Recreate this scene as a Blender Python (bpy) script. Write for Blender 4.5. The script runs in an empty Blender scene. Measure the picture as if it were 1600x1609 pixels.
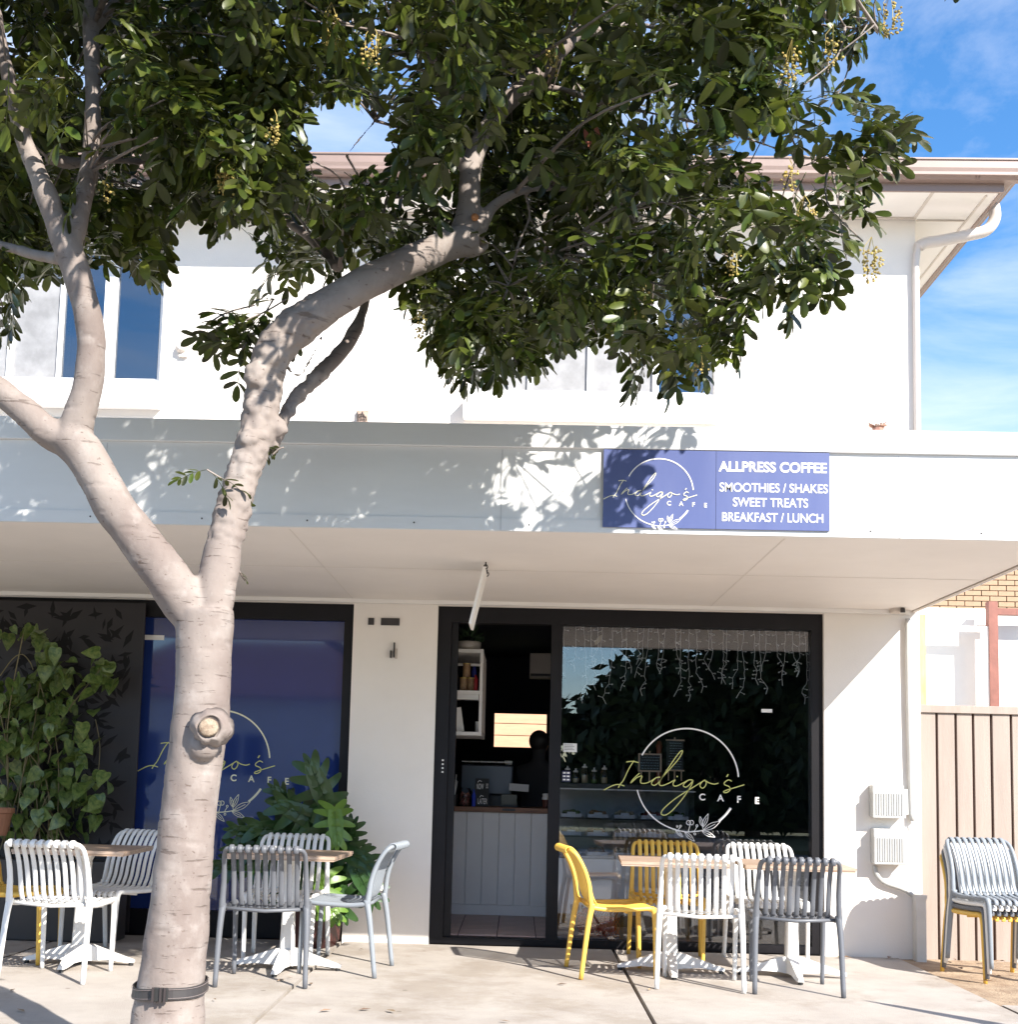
import bpy, bmesh, math, random
from mathutils import Vector, Matrix, noise
random.seed(7)
S = bpy.context.scene
COL = S.collection
PI = math.pi

# ------------------------------------------------------------------ camera
F, CX, CY, PITCH, YAW, ROLL, CD, CH = 1902.7, 757.9, 1033.2, .1005, .0324, .0257, 9.335, 1.243
def _axes():
    f = Vector((-math.sin(YAW), math.cos(YAW), 0)); r = Vector((math.cos(YAW), math.sin(YAW), 0)); u = Vector((0, 0, 1))
    f2 = f*math.cos(PITCH)+u*math.sin(PITCH); u2 = u*math.cos(PITCH)-f*math.sin(PITCH)
    return r*math.cos(ROLL)+u2*math.sin(ROLL), u2*math.cos(ROLL)-r*math.sin(ROLL), f2
AR, AU, AF = _axes()
CAMP = Vector((0, -CD, CH))
cam = bpy.data.cameras.new('camera'); camo = bpy.data.objects.new('camera', cam); COL.objects.link(camo)
M = Matrix((AR, AU, -AF)).transposed().to_4x4(); M.translation = CAMP
camo.matrix_world = M
cam.sensor_fit = 'HORIZONTAL'; cam.sensor_width = 36; cam.lens = 36*F/1600
cam.shift_x = (800-CX)/1600; cam.shift_y = (CY-804.5)/1600
cam.clip_start = .1; cam.clip_end = 2000
S.camera = camo
def ray(px, py): return AF+AR*((px-CX)/F)-AU*((py-CY)/F)
def W(px, py, Y=0.0):                       # measured point of the photo on the plane at depth Y
    d = ray(px, py); return CAMP+d*((Y-CAMP.y)/d.y)
def G(px, py, Z=0.0):
    d = ray(px, py); return CAMP+d*((Z-CAMP.z)/d.z)
def PX(P):
    q = Vector(P)-CAMP; w = q.dot(AF); return CX+F*q.dot(AR)/w, CY-F*q.dot(AU)/w

# ------------------------------------------------------------------ light
SUNV = Vector((.84, -1, .93)).normalized()        # towards the sun
elev = math.asin(SUNV.z); az = math.atan2(SUNV.x, SUNV.y)
wd = bpy.data.worlds.new('World'); S.world = wd; wd.use_nodes = True
nt = wd.node_tree; nt.nodes.clear()
out = nt.nodes.new('ShaderNodeOutputWorld'); bg = nt.nodes.new('ShaderNodeBackground')
sky = nt.nodes.new('ShaderNodeTexSky'); sky.sky_type = 'NISHITA'; sky.sun_disc = False
sky.sun_elevation = elev; sky.sun_rotation = az; sky.altitude = 0; sky.air_density = 1.0; sky.dust_density = .3; sky.ozone_density = 3.6
tc = nt.nodes.new('ShaderNodeTexCoord'); mp = nt.nodes.new('ShaderNodeMapping')
mp.inputs['Rotation'].default_value = (0, math.radians(-14), math.radians(6)); mp.inputs['Scale'].default_value = (1.3, 1.3, 4.2); mp.inputs['Location'].default_value = (.35, .2, .9)
nz = nt.nodes.new('ShaderNodeTexNoise'); nz.inputs['Scale'].default_value = 1.7; nz.inputs['Detail'].default_value = 9; nz.inputs['Roughness'].default_value = .6; nz.inputs['Distortion'].default_value = .5
cr = nt.nodes.new('ShaderNodeValToRGB'); cr.color_ramp.elements[0].position = .39; cr.color_ramp.elements[1].position = .80
cr.color_ramp.elements[0].color = (0, 0, 0, 1); cr.color_ramp.elements[1].color = (.8, .8, .8, 1)
mx = nt.nodes.new('ShaderNodeMix'); mx.data_type = 'RGBA'; mx.inputs[7].default_value = (4.2, 4.25, 4.4, 1)
nt.links.new(tc.outputs['Generated'], mp.inputs[0]); nt.links.new(mp.outputs[0], nz.inputs['Vector']); nt.links.new(nz.outputs['Fac'], cr.inputs[0])
nt.links.new(cr.outputs[0], mx.inputs[0]); hs = nt.nodes.new('ShaderNodeHueSaturation'); hs.inputs['Saturation'].default_value = 1.22; hs.inputs['Value'].default_value = .84; nt.links.new(sky.outputs[0], hs.inputs['Color']); nt.links.new(hs.outputs[0], mx.inputs[6]); nt.links.new(mx.outputs[2], bg.inputs[0])
bg.inputs[1].default_value = .1; nt.links.new(bg.outputs[0], out.inputs[0])
sun = bpy.data.lights.new('sun', 'SUN'); sun.energy = 3.1; sun.angle = math.radians(.5); sun.color = (1, .945, .86)
suno = bpy.data.objects.new('sun', sun); COL.objects.link(suno); suno.rotation_euler = SUNV.to_track_quat('Z', 'Y').to_euler(); suno.location = (8, -12, 10)
S.view_settings.view_transform = 'Standard'; S.view_settings.look = 'None'; S.view_settings.exposure = 1.8; S.view_settings.gamma = 1
S.view_settings.use_curve_mapping = False
S.render.engine = 'CYCLES'; S.cycles.max_bounces = 8; S.cycles.transparent_max_bounces = 16

# ------------------------------------------------------------------ materials
MATS = {}
def mat(name, col, rough=.6, metal=0., var=0., vscale=4., bump=0., bscale=60., spec=.5, coat=0., stretch=(1, 1, 1), island=0., transl=0., col2=None, emit=None, bdetail=4):
    if name in MATS: return MATS[name]
    m = bpy.data.materials.new(name); m.use_nodes = True; n = m.node_tree; b = n.nodes['Principled BSDF']; L = n.links.new
    b.inputs['Base Color'].default_value = (*col, 1); b.inputs['Roughness'].default_value = rough; b.inputs['Metallic'].default_value = metal
    b.inputs['Specular IOR Level'].default_value = spec; b.inputs['Coat Weight'].default_value = coat
    tcn = n.nodes.new('ShaderNodeTexCoord'); mpn = n.nodes.new('ShaderNodeMapping'); mpn.inputs['Scale'].default_value = stretch
    L(tcn.outputs['Object'], mpn.inputs[0]); src = None
    if var or col2:
        q = n.nodes.new('ShaderNodeTexNoise'); q.inputs['Scale'].default_value = vscale; q.inputs['Detail'].default_value = 6; q.inputs['Roughness'].default_value = .62
        L(mpn.outputs[0], q.inputs['Vector'])
        rp = n.nodes.new('ShaderNodeValToRGB'); rp.color_ramp.elements[0].position = .35; rp.color_ramp.elements[1].position = .67
        c2 = col2 or tuple(c*(1-var) for c in col); c1 = col if col2 else tuple(min(1, c*(1+var*.5)) for c in col)
        rp.color_ramp.elements[0].color = (*c2, 1); rp.color_ramp.elements[1].color = (*c1, 1)
        L(q.outputs['Fac'], rp.inputs[0]); src = rp.outputs[0]
    if island:
        g = n.nodes.new('ShaderNodeNewGeometry'); h = n.nodes.new('ShaderNodeHueSaturation'); mr = n.nodes.new('ShaderNodeMapRange')
        mr.inputs[3].default_value = 1-island; mr.inputs[4].default_value = 1+island; L(g.outputs['Random Per Island'], mr.inputs[0]); L(mr.outputs[0], h.inputs['Value'])
        mr2 = n.nodes.new('ShaderNodeMapRange'); mr2.inputs[3].default_value = .5-.035*island; mr2.inputs[4].default_value = .5+.02*island
        ml = n.nodes.new('ShaderNodeMath'); ml.operation = 'FRACT'; ml2 = n.nodes.new('ShaderNodeMath'); ml2.operation = 'MULTIPLY'; ml2.inputs[1].default_value = 7.31
        L(g.outputs['Random Per Island'], ml2.inputs[0]); L(ml2.outputs[0], ml.inputs[0]); L(ml.outputs[0], mr2.inputs[0]); L(mr2.outputs[0], h.inputs['Hue'])
        if src: L(src, h.inputs['Color'])
        else: h.inputs['Color'].default_value = (*col, 1)
        src = h.outputs[0]
    if src: L(src, b.inputs['Base Color'])
    if bump:
        q = n.nodes.new('ShaderNodeTexNoise'); q.inputs['Scale'].default_value = bscale; q.inputs['Detail'].default_value = bdetail; L(mpn.outputs[0], q.inputs['Vector'])
        bp = n.nodes.new('ShaderNodeBump'); bp.inputs['Strength'].default_value = bump; bp.inputs['Distance'].default_value = .01
        L(q.outputs['Fac'], bp.inputs['Height']); L(bp.outputs[0], b.inputs['Normal'])
    if transl:
        t = n.nodes.new('ShaderNodeBsdfTranslucent'); ms = n.nodes.new('ShaderNodeMixShader'); ms.inputs[0].default_value = transl
        if src: L(src, t.inputs[0])
        else: t.inputs[0].default_value = (*col, 1)
        L(b.outputs[0], ms.inputs[1]); L(t.outputs[0], ms.inputs[2]); L(ms.outputs[0], n.nodes['Material Output'].inputs[0])
    if emit: b.inputs['Emission Color'].default_value = (*emit[:3], 1); b.inputs['Emission Strength'].default_value = emit[3]
    MATS[name] = m; return m
def glass(name, tint=(.9, .92, .95), refl=1.6, base=.02):
    m = bpy.data.materials.new(name); m.use_nodes = True; n = m.node_tree; n.nodes.clear(); L = n.links.new
    o = n.nodes.new('ShaderNodeOutputMaterial'); tr = n.nodes.new('ShaderNodeBsdfTransparent'); tr.inputs[0].default_value = (*tint, 1)
    gl = n.nodes.new('ShaderNodeBsdfGlossy'); gl.inputs['Roughness'].default_value = 0.0; fr = n.nodes.new('ShaderNodeFresnel'); fr.inputs[0].default_value = 1.5
    mu = n.nodes.new('ShaderNodeMath'); mu.operation = 'MULTIPLY_ADD'; mu.inputs[1].default_value = refl; mu.inputs[2].default_value = base; mu.use_clamp = True
    mi = n.nodes.new('ShaderNodeMixShader'); L(fr.outputs[0], mu.inputs[0]); L(mu.outputs[0], mi.inputs[0]); L(tr.outputs[0], mi.inputs[1]); L(gl.outputs[0], mi.inputs[2]); L(mi.outputs[0], o.inputs[0])
    return m
M_RENDER = mat('render_plaster', (.83, .775, .72), .85, var=.045, vscale=1.3, bump=.12, bscale=90)
M_WHITE = mat('white_paint', (.85, .82, .785), .55, var=.05, vscale=2.2, bump=.04, bscale=30)
M_FASCIA = mat('fascia_paint', (.76, .755, .75), .5, var=.07, vscale=1.4, bump=.05, bscale=12, stretch=(.4, 1, 1.6))
M_SOFFIT = mat('soffit_paint', (.84, .79, .745), .6, var=.06, vscale=.9, bump=.03, bscale=20)
M_GUTTER = mat('gutter_brown', (.30, .215, .185), .4, var=.1, vscale=3)
M_BEIGE = mat('beige_trim', (.60, .53, .47), .55, var=.08)
M_ALU = mat('white_aluminium', (.78, .78, .79), .35, var=.03)
M_BLACKF = mat('black_frame', (.006, .005, .007), .5, spec=.3, var=.3, vscale=6, bump=.03)
M_NAVY = mat('navy_wall', (.012, .013, .028), .8, var=.3)
M_FILM = mat('blue_window_film', (.018, .038, .165), .05, spec=.9, coat=.45, var=.12, vscale=1.2)
M_CONC = mat('concrete', (.445, .405, .365), .85, col2=(.37, .33, .295), vscale=2.6, bump=.35, bscale=140)
_n = M_CONC.node_tree; _b = _n.nodes['Principled BSDF']; _src = _b.inputs['Base Color'].links[0].from_socket
_t = _n.nodes.new('ShaderNodeTexCoord'); _q = _n.nodes.new('ShaderNodeTexNoise'); _q.inputs['Scale'].default_value = 1.1; _q.inputs['Detail'].default_value = 9; _q.inputs['Roughness'].default_value = .7
_v = _n.nodes.new('ShaderNodeTexVoronoi'); _v.inputs['Scale'].default_value = 3.2; _r = _n.nodes.new('ShaderNodeValToRGB'); _r.color_ramp.elements[0].position = .035; _r.color_ramp.elements[0].color = (.62, .60, .58, 1); _r.color_ramp.elements[1].position = .06
_r2 = _n.nodes.new('ShaderNodeValToRGB'); _r2.color_ramp.elements[0].position = .40; _r2.color_ramp.elements[0].color = (.80, .77, .73, 1); _r2.color_ramp.elements[1].position = .52
_m = _n.nodes.new('ShaderNodeMix'); _m.data_type = 'RGBA'; _m.blend_type = 'MULTIPLY'; _m.inputs[0].default_value = 1; _m2 = _n.nodes.new('ShaderNodeMix'); _m2.data_type = 'RGBA'; _m2.blend_type = 'MULTIPLY'; _m2.inputs[0].default_value = 1
_L = _n.links.new; _L(_t.outputs['Object'], _q.inputs['Vector']); _L(_t.outputs['Object'], _v.inputs['Vector']); _L(_q.outputs['Fac'], _r2.inputs[0]); _L(_v.outputs['Distance'], _r.inputs[0])
_L(_src, _m.inputs[6]); _L(_r.outputs[0], _m.inputs[7]); _L(_m.outputs[2], _m2.inputs[6]); _L(_r2.outputs[0], _m2.inputs[7]); _L(_m2.outputs[2], _b.inputs['Base Color'])
M_CONCD = mat('concrete_joint', (.10, .075, .06), .95, var=.3, vscale=20)
M_SOIL = mat('sandy_soil', (.42, .32, .22), .95, col2=(.26, .18, .12), vscale=7, bump=.9, bscale=60)
M_ASPH = mat('road_surface', (.21, .195, .175), .9, var=.2, vscale=30, bump=.5, bscale=200)
M_GRASS = mat('dry_grass_ground', (.20, .20, .10), .95, var=.4, vscale=6, bump=.8, bscale=50)
M_GLASS = glass('shop_glass', refl=1.5, base=.045)
M_CLEAR = glass('clear_glass', refl=1.0, base=.0)
M_UPGL = glass('upstairs_glass', (.55, .6, .68), refl=3.0, base=.08)
M_INK_W = mat('white_vinyl', (.82, .80, .78), .5)
M_INK_Y = mat('yellow_green_vinyl', (.62, .62, .20), .5)
M_INK_C = mat('cream_vinyl', (.80, .76, .55), .5)
M_SIGN = mat('blue_sign', (.075, .100, .255), .4, col2=(.105, .130, .285), vscale=1.6, stretch=(2, 1, .4))
M_YEL = mat('yellow_plastic', (.78, .48, .085), .45, var=.04, bump=.02)
M_WPL = mat('white_plastic', (.78, .77, .75), .45, var=.03, bump=.02)
M_GRY = mat('grey_plastic', (.125, .132, .15), .45, var=.05, bump=.02)
M_PGRY = mat('pale_blue_grey_plastic', (.235, .26, .29), .45, var=.05, bump=.02)
M_METAL = mat('white_metal', (.75, .73, .70), .4, var=.04)
M_WOODT = mat('table_plank', (.52, .39, .30), .45, col2=(.33, .22, .15), vscale=5, stretch=(1, 9, 9), bump=.15, bscale=30)
M_WOODB = mat('bench_wood', (.30, .14, .065), .45, col2=(.19, .08, .04), vscale=6, stretch=(1, 8, 8))
M_BLACK = mat('black_rubber', (.02, .02, .02), .6)
M_DKMET = mat('dark_metal', (.04, .035, .035), .45)
M_SCREEN = mat('dark_screen', (.020, .016, .018), .55, var=.2, vscale=3)
M_TERRA = mat('terracotta', (.35, .15, .08), .8, var=.2)
M_POTD = mat('dark_red_planter', (.055, .012, .010), .4, var=.2)
M_FENCE = mat('fence_board', (.36, .295, .255), .8, var=.12, vscale=3, stretch=(3, 3, .3), bump=.15)
M_FENCED = mat('fence_gap', (.12, .06, .045), .9)
M_TILE = mat('floor_tile', (.46, .32, .28), .4, var=.15, vscale=5)
M_GROUT = mat('grout', (.06, .04, .04), .9)
M_CLAD = mat('orange_cladding', (.68, .40, .25), .7, var=.1, vscale=3, stretch=(1, 1, 5))
M_BARK = None

# ------------------------------------------------------------------ mesh helpers
class MB:
    def __init__(s): s.v = []; s.f = []
    def add(s, vs, fs):
        o = len(s.v); s.v += [tuple(p) for p in vs]; s.f += [tuple(i+o for i in f) for f in fs]; return s
    def box(s, x0, x1, y0, y1, z0, z1):
        return s.add([(x0, y0, z0), (x1, y0, z0), (x1, y1, z0), (x0, y1, z0), (x0, y0, z1), (x1, y0, z1), (x1, y1, z1), (x0, y1, z1)],
                     [(0, 3, 2, 1), (4, 5, 6, 7), (0, 1, 5, 4), (1, 2, 6, 5), (2, 3, 7, 6), (3, 0, 4, 7)])
    def quad(s, a, b, c, d): return s.add([a, b, c, d], [(0, 1, 2, 3)])
    def tube(s, pts, rad, n=8, cap=True, flat=None, up=None):
        pts = [Vector(p) for p in pts]; k = len(pts)
        if not hasattr(rad, '__len__'): rad = [rad]*k
        base = len(s.v); ref = Vector(up) if up else None; prev = None
        for i, p in enumerate(pts):
            t = (pts[min(i+1, k-1)]-pts[max(i-1, 0)]); t.normalize()
            if ref is not None: a = ref-t*ref.dot(t)
            elif prev is None: a = Vector((0, 0, 1)) if abs(t.z) < .9 else Vector((1, 0, 0)); a = a-t*a.dot(t)
            else: a = prev-t*prev.dot(t)
            if a.length < 1e-6: a = t.orthogonal()
            a.normalize(); prev = a; b = t.cross(a)
            for j in range(n):
                th = 2*PI*(j+.5)/n; ra, rb = (rad[i], rad[i]) if flat is None else (flat[0], flat[1])
                s.v.append(tuple(p+a*math.cos(th)*ra+b*math.sin(th)*rb))
        for i in range(k-1):
            for j in range(n):
                j2 = (j+1) % n; s.f.append((base+i*n+j, base+i*n+j2, base+(i+1)*n+j2, base+(i+1)*n+j))
        if cap:
            s.f.append(tuple(base+j for j in reversed(range(n)))); s.f.append(tuple(base+(k-1)*n+j for j in range(n)))
        return s
    def lathe(s, prof, c=(0, 0, 0), n=16, cap=True):
        base = len(s.v)
        for r, z in prof:
            for j in range(n):
                a = 2*PI*j/n; s.v.append((c[0]+r*math.cos(a), c[1]+r*math.sin(a), c[2]+z))
        k = len(prof)
        for i in range(k-1):
            for j in range(n):
                j2 = (j+1) % n; s.f.append((base+i*n+j, base+i*n+j2, base+(i+1)*n+j2, base+(i+1)*n+j))
        if cap:
            s.f.append(tuple(base+j for j in reversed(range(n)))); s.f.append(tuple(base+(k-1)*n+j for j in range(n)))
        return s
    def ball(s, c, r, n=8, m=6, sq=(1, 1, 1)):
        prof = [(max(1e-4, math.sin(PI*i/m))*r, -math.cos(PI*i/m)*r) for i in range(m+1)]
        b = len(s.v); s.lathe(prof, (0, 0, 0), n, True)
        for i in range(b, len(s.v)):
            x, y, z = s.v[i]; s.v[i] = (c[0]+x*sq[0], c[1]+y*sq[1], c[2]+z*sq[2])
        return s
    def mesh(s, name, m, smooth=False):
        me = bpy.data.meshes.new(name); me.from_pydata(s.v, [], s.f); me.update()
        if m: me.materials.append(m)
        if smooth: me.polygons.foreach_set('use_smooth', [True]*len(me.polygons))
        return me
    def build(s, name, m, parent=None, smooth=False, bevel=0):
        me = s.mesh(name, m, smooth)
        if bevel:
            bm = bmesh.new(); bm.from_mesh(me); bmesh.ops.bevel(bm, geom=bm.edges[:], offset=bevel, segments=2, affect='EDGES', profile=.5); bm.to_mesh(me); bm.free()
        return link(name, me, parent)
def link(name, me, parent=None, loc=None):
    o = bpy.data.objects.new(name, me); COL.objects.link(o)
    if parent: o.parent = parent
    if loc: o.location = loc
    return o
def tag(o, label=None, cat=None, group=None, kind=None):
    if label: o['label'] = label
    if cat: o['category'] = cat
    if group: o['group'] = group
    if kind: o['kind'] = kind
    return o
def thing(name, label, cat, loc=(0, 0, 0), rz=0, group=None):
    o = bpy.data.objects.new(name, None); COL.objects.link(o); o.location = loc; o.rotation_euler = (0, 0, rz); o.empty_display_size = .2
    return tag(o, label, cat, group)
def copytree(o, parent=None):
    c = o.copy(); COL.objects.link(c)
    if parent: c.parent = parent
    for ch in list(o.children): copytree(ch, c)
    return c
def box(name, b, m, parent=None, bevel=0): return MB().box(*b).build(name, m, parent, bevel=bevel)
def cr_spline(P, k=8):
    P = [Vector(p) for p in P]; o = []
    for i in range(len(P)-1):
        a, b, c, d = P[max(i-1, 0)], P[i], P[i+1], P[min(i+2, len(P)-1)]
        for j in range(k):
            t = j/k; o.append(.5*((2*b)+(c-a)*t+(2*a-5*b+4*c-d)*t*t+(3*b-a-3*c+d)*t**3))
    o.append(P[-1]); return o
def ribbon(mb, pts, w, y, th=.0012):     # flat stroke in an x-z plane at depth y (front side towards -y)
    k = len(pts)
    for i in range(k):
        p = pts[i]; t = pts[min(i+1, k-1)]-pts[max(i-1, 0)]; l = math.hypot(t[0], t[1]) or 1; nx, nz = -t[1]/l, t[0]/l
        ww = w[i] if hasattr(w, '__len__') else w
        mb.v += [(p[0]+nx*ww/2, y-th, p[1]+nz*ww/2), (p[0]-nx*ww/2, y-th, p[1]-nz*ww/2)]
    b = len(mb.v)-2*k
    for i in range(k-1): mb.f.append((b+2*i, b+2*i+2, b+2*i+3, b+2*i+1))
def text(s, size, m, loc, parent=None, name='lettering', bold=0., align='CENTER', width=None, spacing=1.):
    c = bpy.data.curves.new('t', 'FONT'); c.body = s; c.size = size; c.align_x = align; c.align_y = 'CENTER'; c.extrude = .0006; c.offset = bold; c.space_character = spacing
    o = bpy.data.objects.new('t', c); COL.objects.link(o); dg = bpy.context.evaluated_depsgraph_get(); me = bpy.data.meshes.new_from_object(o.evaluated_get(dg)); bpy.data.objects.remove(o)
    if width:
        xs = [v.co.x for v in me.vertices]; k = width/(max(xs)-min(xs))
        for v in me.vertices: v.co.x *= k
    me.materials.clear(); me.materials.append(m)
    q = link(name, me, parent, loc); q.rotation_euler = (PI/2, 0, 0); return q

# ------------------------------------------------------------------ setting: ground
FZ = .06
AWD = 2.757                                      # awning depth
pav = tag(box('pavement', (-9, 9, -5.4, .0, -.2, -.030), M_CONCD), kind='structure')
def slab(x0, x1, y0, y1):
    mb = MB(); nx, ny = 14, 14; g = .012
    for j in range(ny+1):
        for i in range(nx+1):
            x = x0+g+(x1-x0-2*g)*i/nx; y = y0+g+(y1-y0-2*g)*j/ny
            mb.v.append((x, y, .0022*noise.noise(Vector((x*1.3, y*1.3, 0)))-.002))
    for j in range(ny):
        for i in range(nx): a = j*(nx+1)+i; mb.f.append((a, a+1, a+nx+2, a+nx+1))
    mb.box(x0+g, x1-g, y0+g, y1-g, -.03, -.006)
    return mb.build('slab', M_CONC, pav)
xs = [-9, -7.4, -5.4, -3.36, -1.305, .74, 2.875]
for i in range(len(xs)-1):
    slab(xs[i], xs[i+1], -3.75, -.01); slab(xs[i], xs[i+1], -5.4, -3.75)
slab(2.875, 5.2, -5.4, -1.9); slab(5.2, 7.2, -5.4, -1.9)
box('kerb', (-40, 40, -5.55, -5.41, -.3, 0.0), M_CONC, None, .015)['kind'] = 'structure'
tag(box('road', (-60, 60, -16, -5.56, -.3, -.13), M_ASPH), kind='structure')
tag(box('ground', (-200, 200, -200, 200, -.6, -.34), M_GRASS), kind='structure')
sl = MB()
for j in range(17):
    for i in range(21):
        x = 2.88+i*.16; y = -1.95+j*.14; sl.v.append((x, y, -.012+.014*noise.noise(Vector((x*5, y*5, 1)))))
for j in range(16):
    for i in range(20): a = j*21+i; sl.f.append((a, a+1, a+22, a+21))
tag(sl.build('soil', M_SOIL, smooth=True), kind='structure')
tag(box('verge', (-60, 60, -24, -16.1, -.3, -.05), M_GRASS), kind='structure')

# ------------------------------------------------------------------ cafe building
BX0, BX1 = -9.0, 3.055
ZS = 2.585; ZAW0, ZAW1 = 2.62, 3.21; ZE = 5.79
bld = thing('cafe_building', 'white rendered two storey cafe building with flat awning and black shopfronts', 'building')
x_l0, x_l1 = -6.0, -1.315; x_r0, x_r1 = -.655, 2.325
wl = MB(); T = .24
wl.box(BX0, x_l0, 0, T, -.05, 2.9); wl.box(x_l1, x_r0, 0, T, -.05, 2.9); wl.box(x_r1, BX1, 0, T, -.05, 2.9)
wl.box(x_l0, x_l1, 0, T, ZS, 2.9); wl.box(x_r0, x_r1, 0, T, ZS, 2.9)
wl.build('ground_floor_wall', M_RENDER, bld)
uw = MB()
wins = [(-4.62, -2.945, 4.345, 5.50), (-.47, 1.475, 4.30, 5.50)]
xsw = [BX0, wins[0][0], wins[0][1], wins[1][0], wins[1][1], BX1]
for a, b in ((0, 1), (2, 3), (4, 5)): uw.box(xsw[a], xsw[b], 0, T, 2.9, ZE)
for w in wins: uw.box(w[0], w[1], 0, T, 2.9, w[2]); uw.box(w[0], w[1], 0, T, w[3], ZE)
uw.build('upper_floor_wall', M_RENDER, bld)
sw = MB(); sw.box(BX1-T, BX1, T, 5.4, -.05, ZE); sw.box(BX0, BX0+T, T, 5.4, -.05, ZE)
sw.build('side_wall', M_RENDER, bld)
bw = MB()
_a = W(772, 1177, 5.2); _b = W(861, 1118, 5.2); bwx0, bwx1, bwz0, bwz1 = _a.x, _b.x+.02, _a.z, _b.z         # rear window opening
bw.box(BX0, bwx0, 5.2, 5.4, -.05, ZE); bw.box(bwx1, BX1, 5.2, 5.4, -.05, ZE); bw.box(bwx0, bwx1, 5.2, 5.4, -.05, bwz0); bw.box(bwx0, bwx1, 5.2, 5.4, bwz1, ZE)
bw.build('rear_wall', M_NAVY, bld)
box('ceiling', (BX0+T, BX1-T, T, 5.2, 2.72, 2.86), M_NAVY, bld)
iw = MB(); iw.box(-1.2, -1.1, T+.002, 5.2, -.05, 2.72); iw.box(BX1-T-.03, BX1-T-.002, T, 5.2, -.05, 2.72)
iw.build('interior_wall', M_NAVY, bld)
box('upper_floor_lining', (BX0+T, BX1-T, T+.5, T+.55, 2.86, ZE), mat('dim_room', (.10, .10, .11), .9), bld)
# upstairs windows
def upwin(w, div, labels):
    fr = MB(); x0, x1, z0, z1 = w; y0, y1 = .075, .125; t = .045
    fr.box(x0, x1, y0, y1, z0, z0+t); fr.box(x0, x1, y0, y1, z1-t, z1); fr.box(x0, x0+t, y0, y1, z0+t, z1-t); fr.box(x1-t, x1, y0, y1, z0+t, z1-t)
    for d, tt in div: fr.box(d-tt/2, d+tt/2, y0-.006, y1-.006, z0+t, z1-t)
    o = fr.build('window', M_ALU, bld)
    ed = [x0+t]+[d for d, _ in div]+[x1-t]
    for i in range(len(ed)-1):
        k = labels[i]
        if k == 'screen': box('insect_screen', (ed[i]+.012, ed[i+1]-.012, .09, .094, z0+t, z1-t), mat('insect_screen', (.30, .30, .31), .5, var=.25, vscale=5, bump=.2, bscale=400), o)
        box('pane', (ed[i]+.012, ed[i+1]-.012, .104, .108, z0+t, z1-t), M_UPGL, o)
        if k != 'blue': box('curtain', (ed[i], ed[i+1], .30, .31, z0-.1, z1+.1), mat('pale_curtain', (.5, .48, .47), .9) if k == 'screen' else mat('dark_curtain', (.10, .08, .08), .9), o)
    sb = MB().box(x0-.0, x1+.0, -.02, .074, z0-.05, z0-.002); sb.build('window_ledge', M_ALU, bld)
    box('window_sill', (x0-.03, x1+.03, -.13, -.002, z0-.235, z0-.072), M_WHITE, bld, .006)
upwin(wins[0], [(-4.2, .05), (-3.8, .03), (-3.40, .10)], ['screen', 'screen', 'dark', 'blue'])
upwin(wins[1], [(.02, .04), (.50, .05), (1.02, .05)], ['screen', 'screen', 'screen', 'blue'])
# panel joint on upper wall beside left window
box('cover_strip', (-2.905, -2.885, -.006, -.001, 3.25, 5.7), M_WHITE, bld)
# eaves, fascia, gutter, roof
OV = .46; EX = 3.545
so = MB(); so.box(BX0-.5, EX, -OV, -.002, ZE-.02, ZE); so.box(BX1+.002, EX, -.002, 5.9, ZE-.02, ZE); so.build('eave_soffit', M_SOFFIT, bld)
stp = MB()
for x in (-6.5, -4.3, -2.1, .1, 2.02, 3.045): stp.box(x-.012, x+.012, -OV+.01, -.002, ZE-.028, ZE-.0205)
stp.box(EX-.09, EX-.075, -.4, 5.8, ZE-.028, ZE-.0205); stp.box(BX0-.4, BX1, -.03, -.003, ZE-.032, ZE-.0205)
for yy in (.02, 2.2, 4.4): stp.box(BX1+.02, EX-.1, yy-.01, yy+.01, ZE-.028, ZE-.0205)
stp.build('soffit_batten', M_BEIGE, bld)
fc = MB(); fc.box(BX0-.5, EX+.02, -OV-.022, -OV-.001, ZE-.035, ZE+.15); fc.box(EX+.001, EX+.022, -OV, 5.9, ZE-.035, ZE+.15)
fc.build('eave_fascia', M_GUTTER, bld)
def gutter(path, sx):      # quad-profile gutter
    prof = [(0, .0), (-.055, .0), (-.095, .03), (-.105, .07), (-.105, .125), (-.115, .13), (-.115, .142), (-.098, .142), (-.098, .02), (0, .012)]
    mb = MB(); k = len(prof)
    for end in path:
        for a, z in prof:
            mb.v.append((end[0]+(-a if sx else 0), end[1]+(0 if sx else a), end[2]+z))
    for j in range(k): j2 = (j+1) % k; mb.f.append((j, j2, k+j2, k+j))
    mb.f.append(tuple(range(k))); mb.f.append(tuple(reversed(range(k, 2*k)))); return mb
gz = ZE+.03
gt = gutter([(BX0-.6, -OV-.023, gz), (EX+.13, -OV-.023, gz)], False).build('gutter', M_GUTTER, bld)
for x in (-5.5, -3.3, -1.2, .9, 3.33):
    jb = gutter([(x, -OV-.0215, gz-.0015), (x+.022, -OV-.0215, gz-.0015)], False); jb.build('gutter_joint', M_GUTTER, gt)
gutter([(EX+.023, -OV-.023, gz), (EX+.023, 5.9, gz)], True).build('gutter', M_GUTTER, bld)
rf = MB(); hz = ZE+.16; rf.add([(BX0-.5, -OV, hz), (EX, -OV, hz), (EX, 5.9, hz), (BX0-.5, 5.9, hz), (BX0+2.5, 2.7, hz+.5), (EX-3, 2.7, hz+.5)], [(0, 1, 5, 4), (1, 2, 5), (2, 3, 4, 5), (3, 0, 4), (0, 3, 2, 1)])
rf.build('roof', mat('roof_sheet', (.16, .12, .11), .6), bld)
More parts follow.
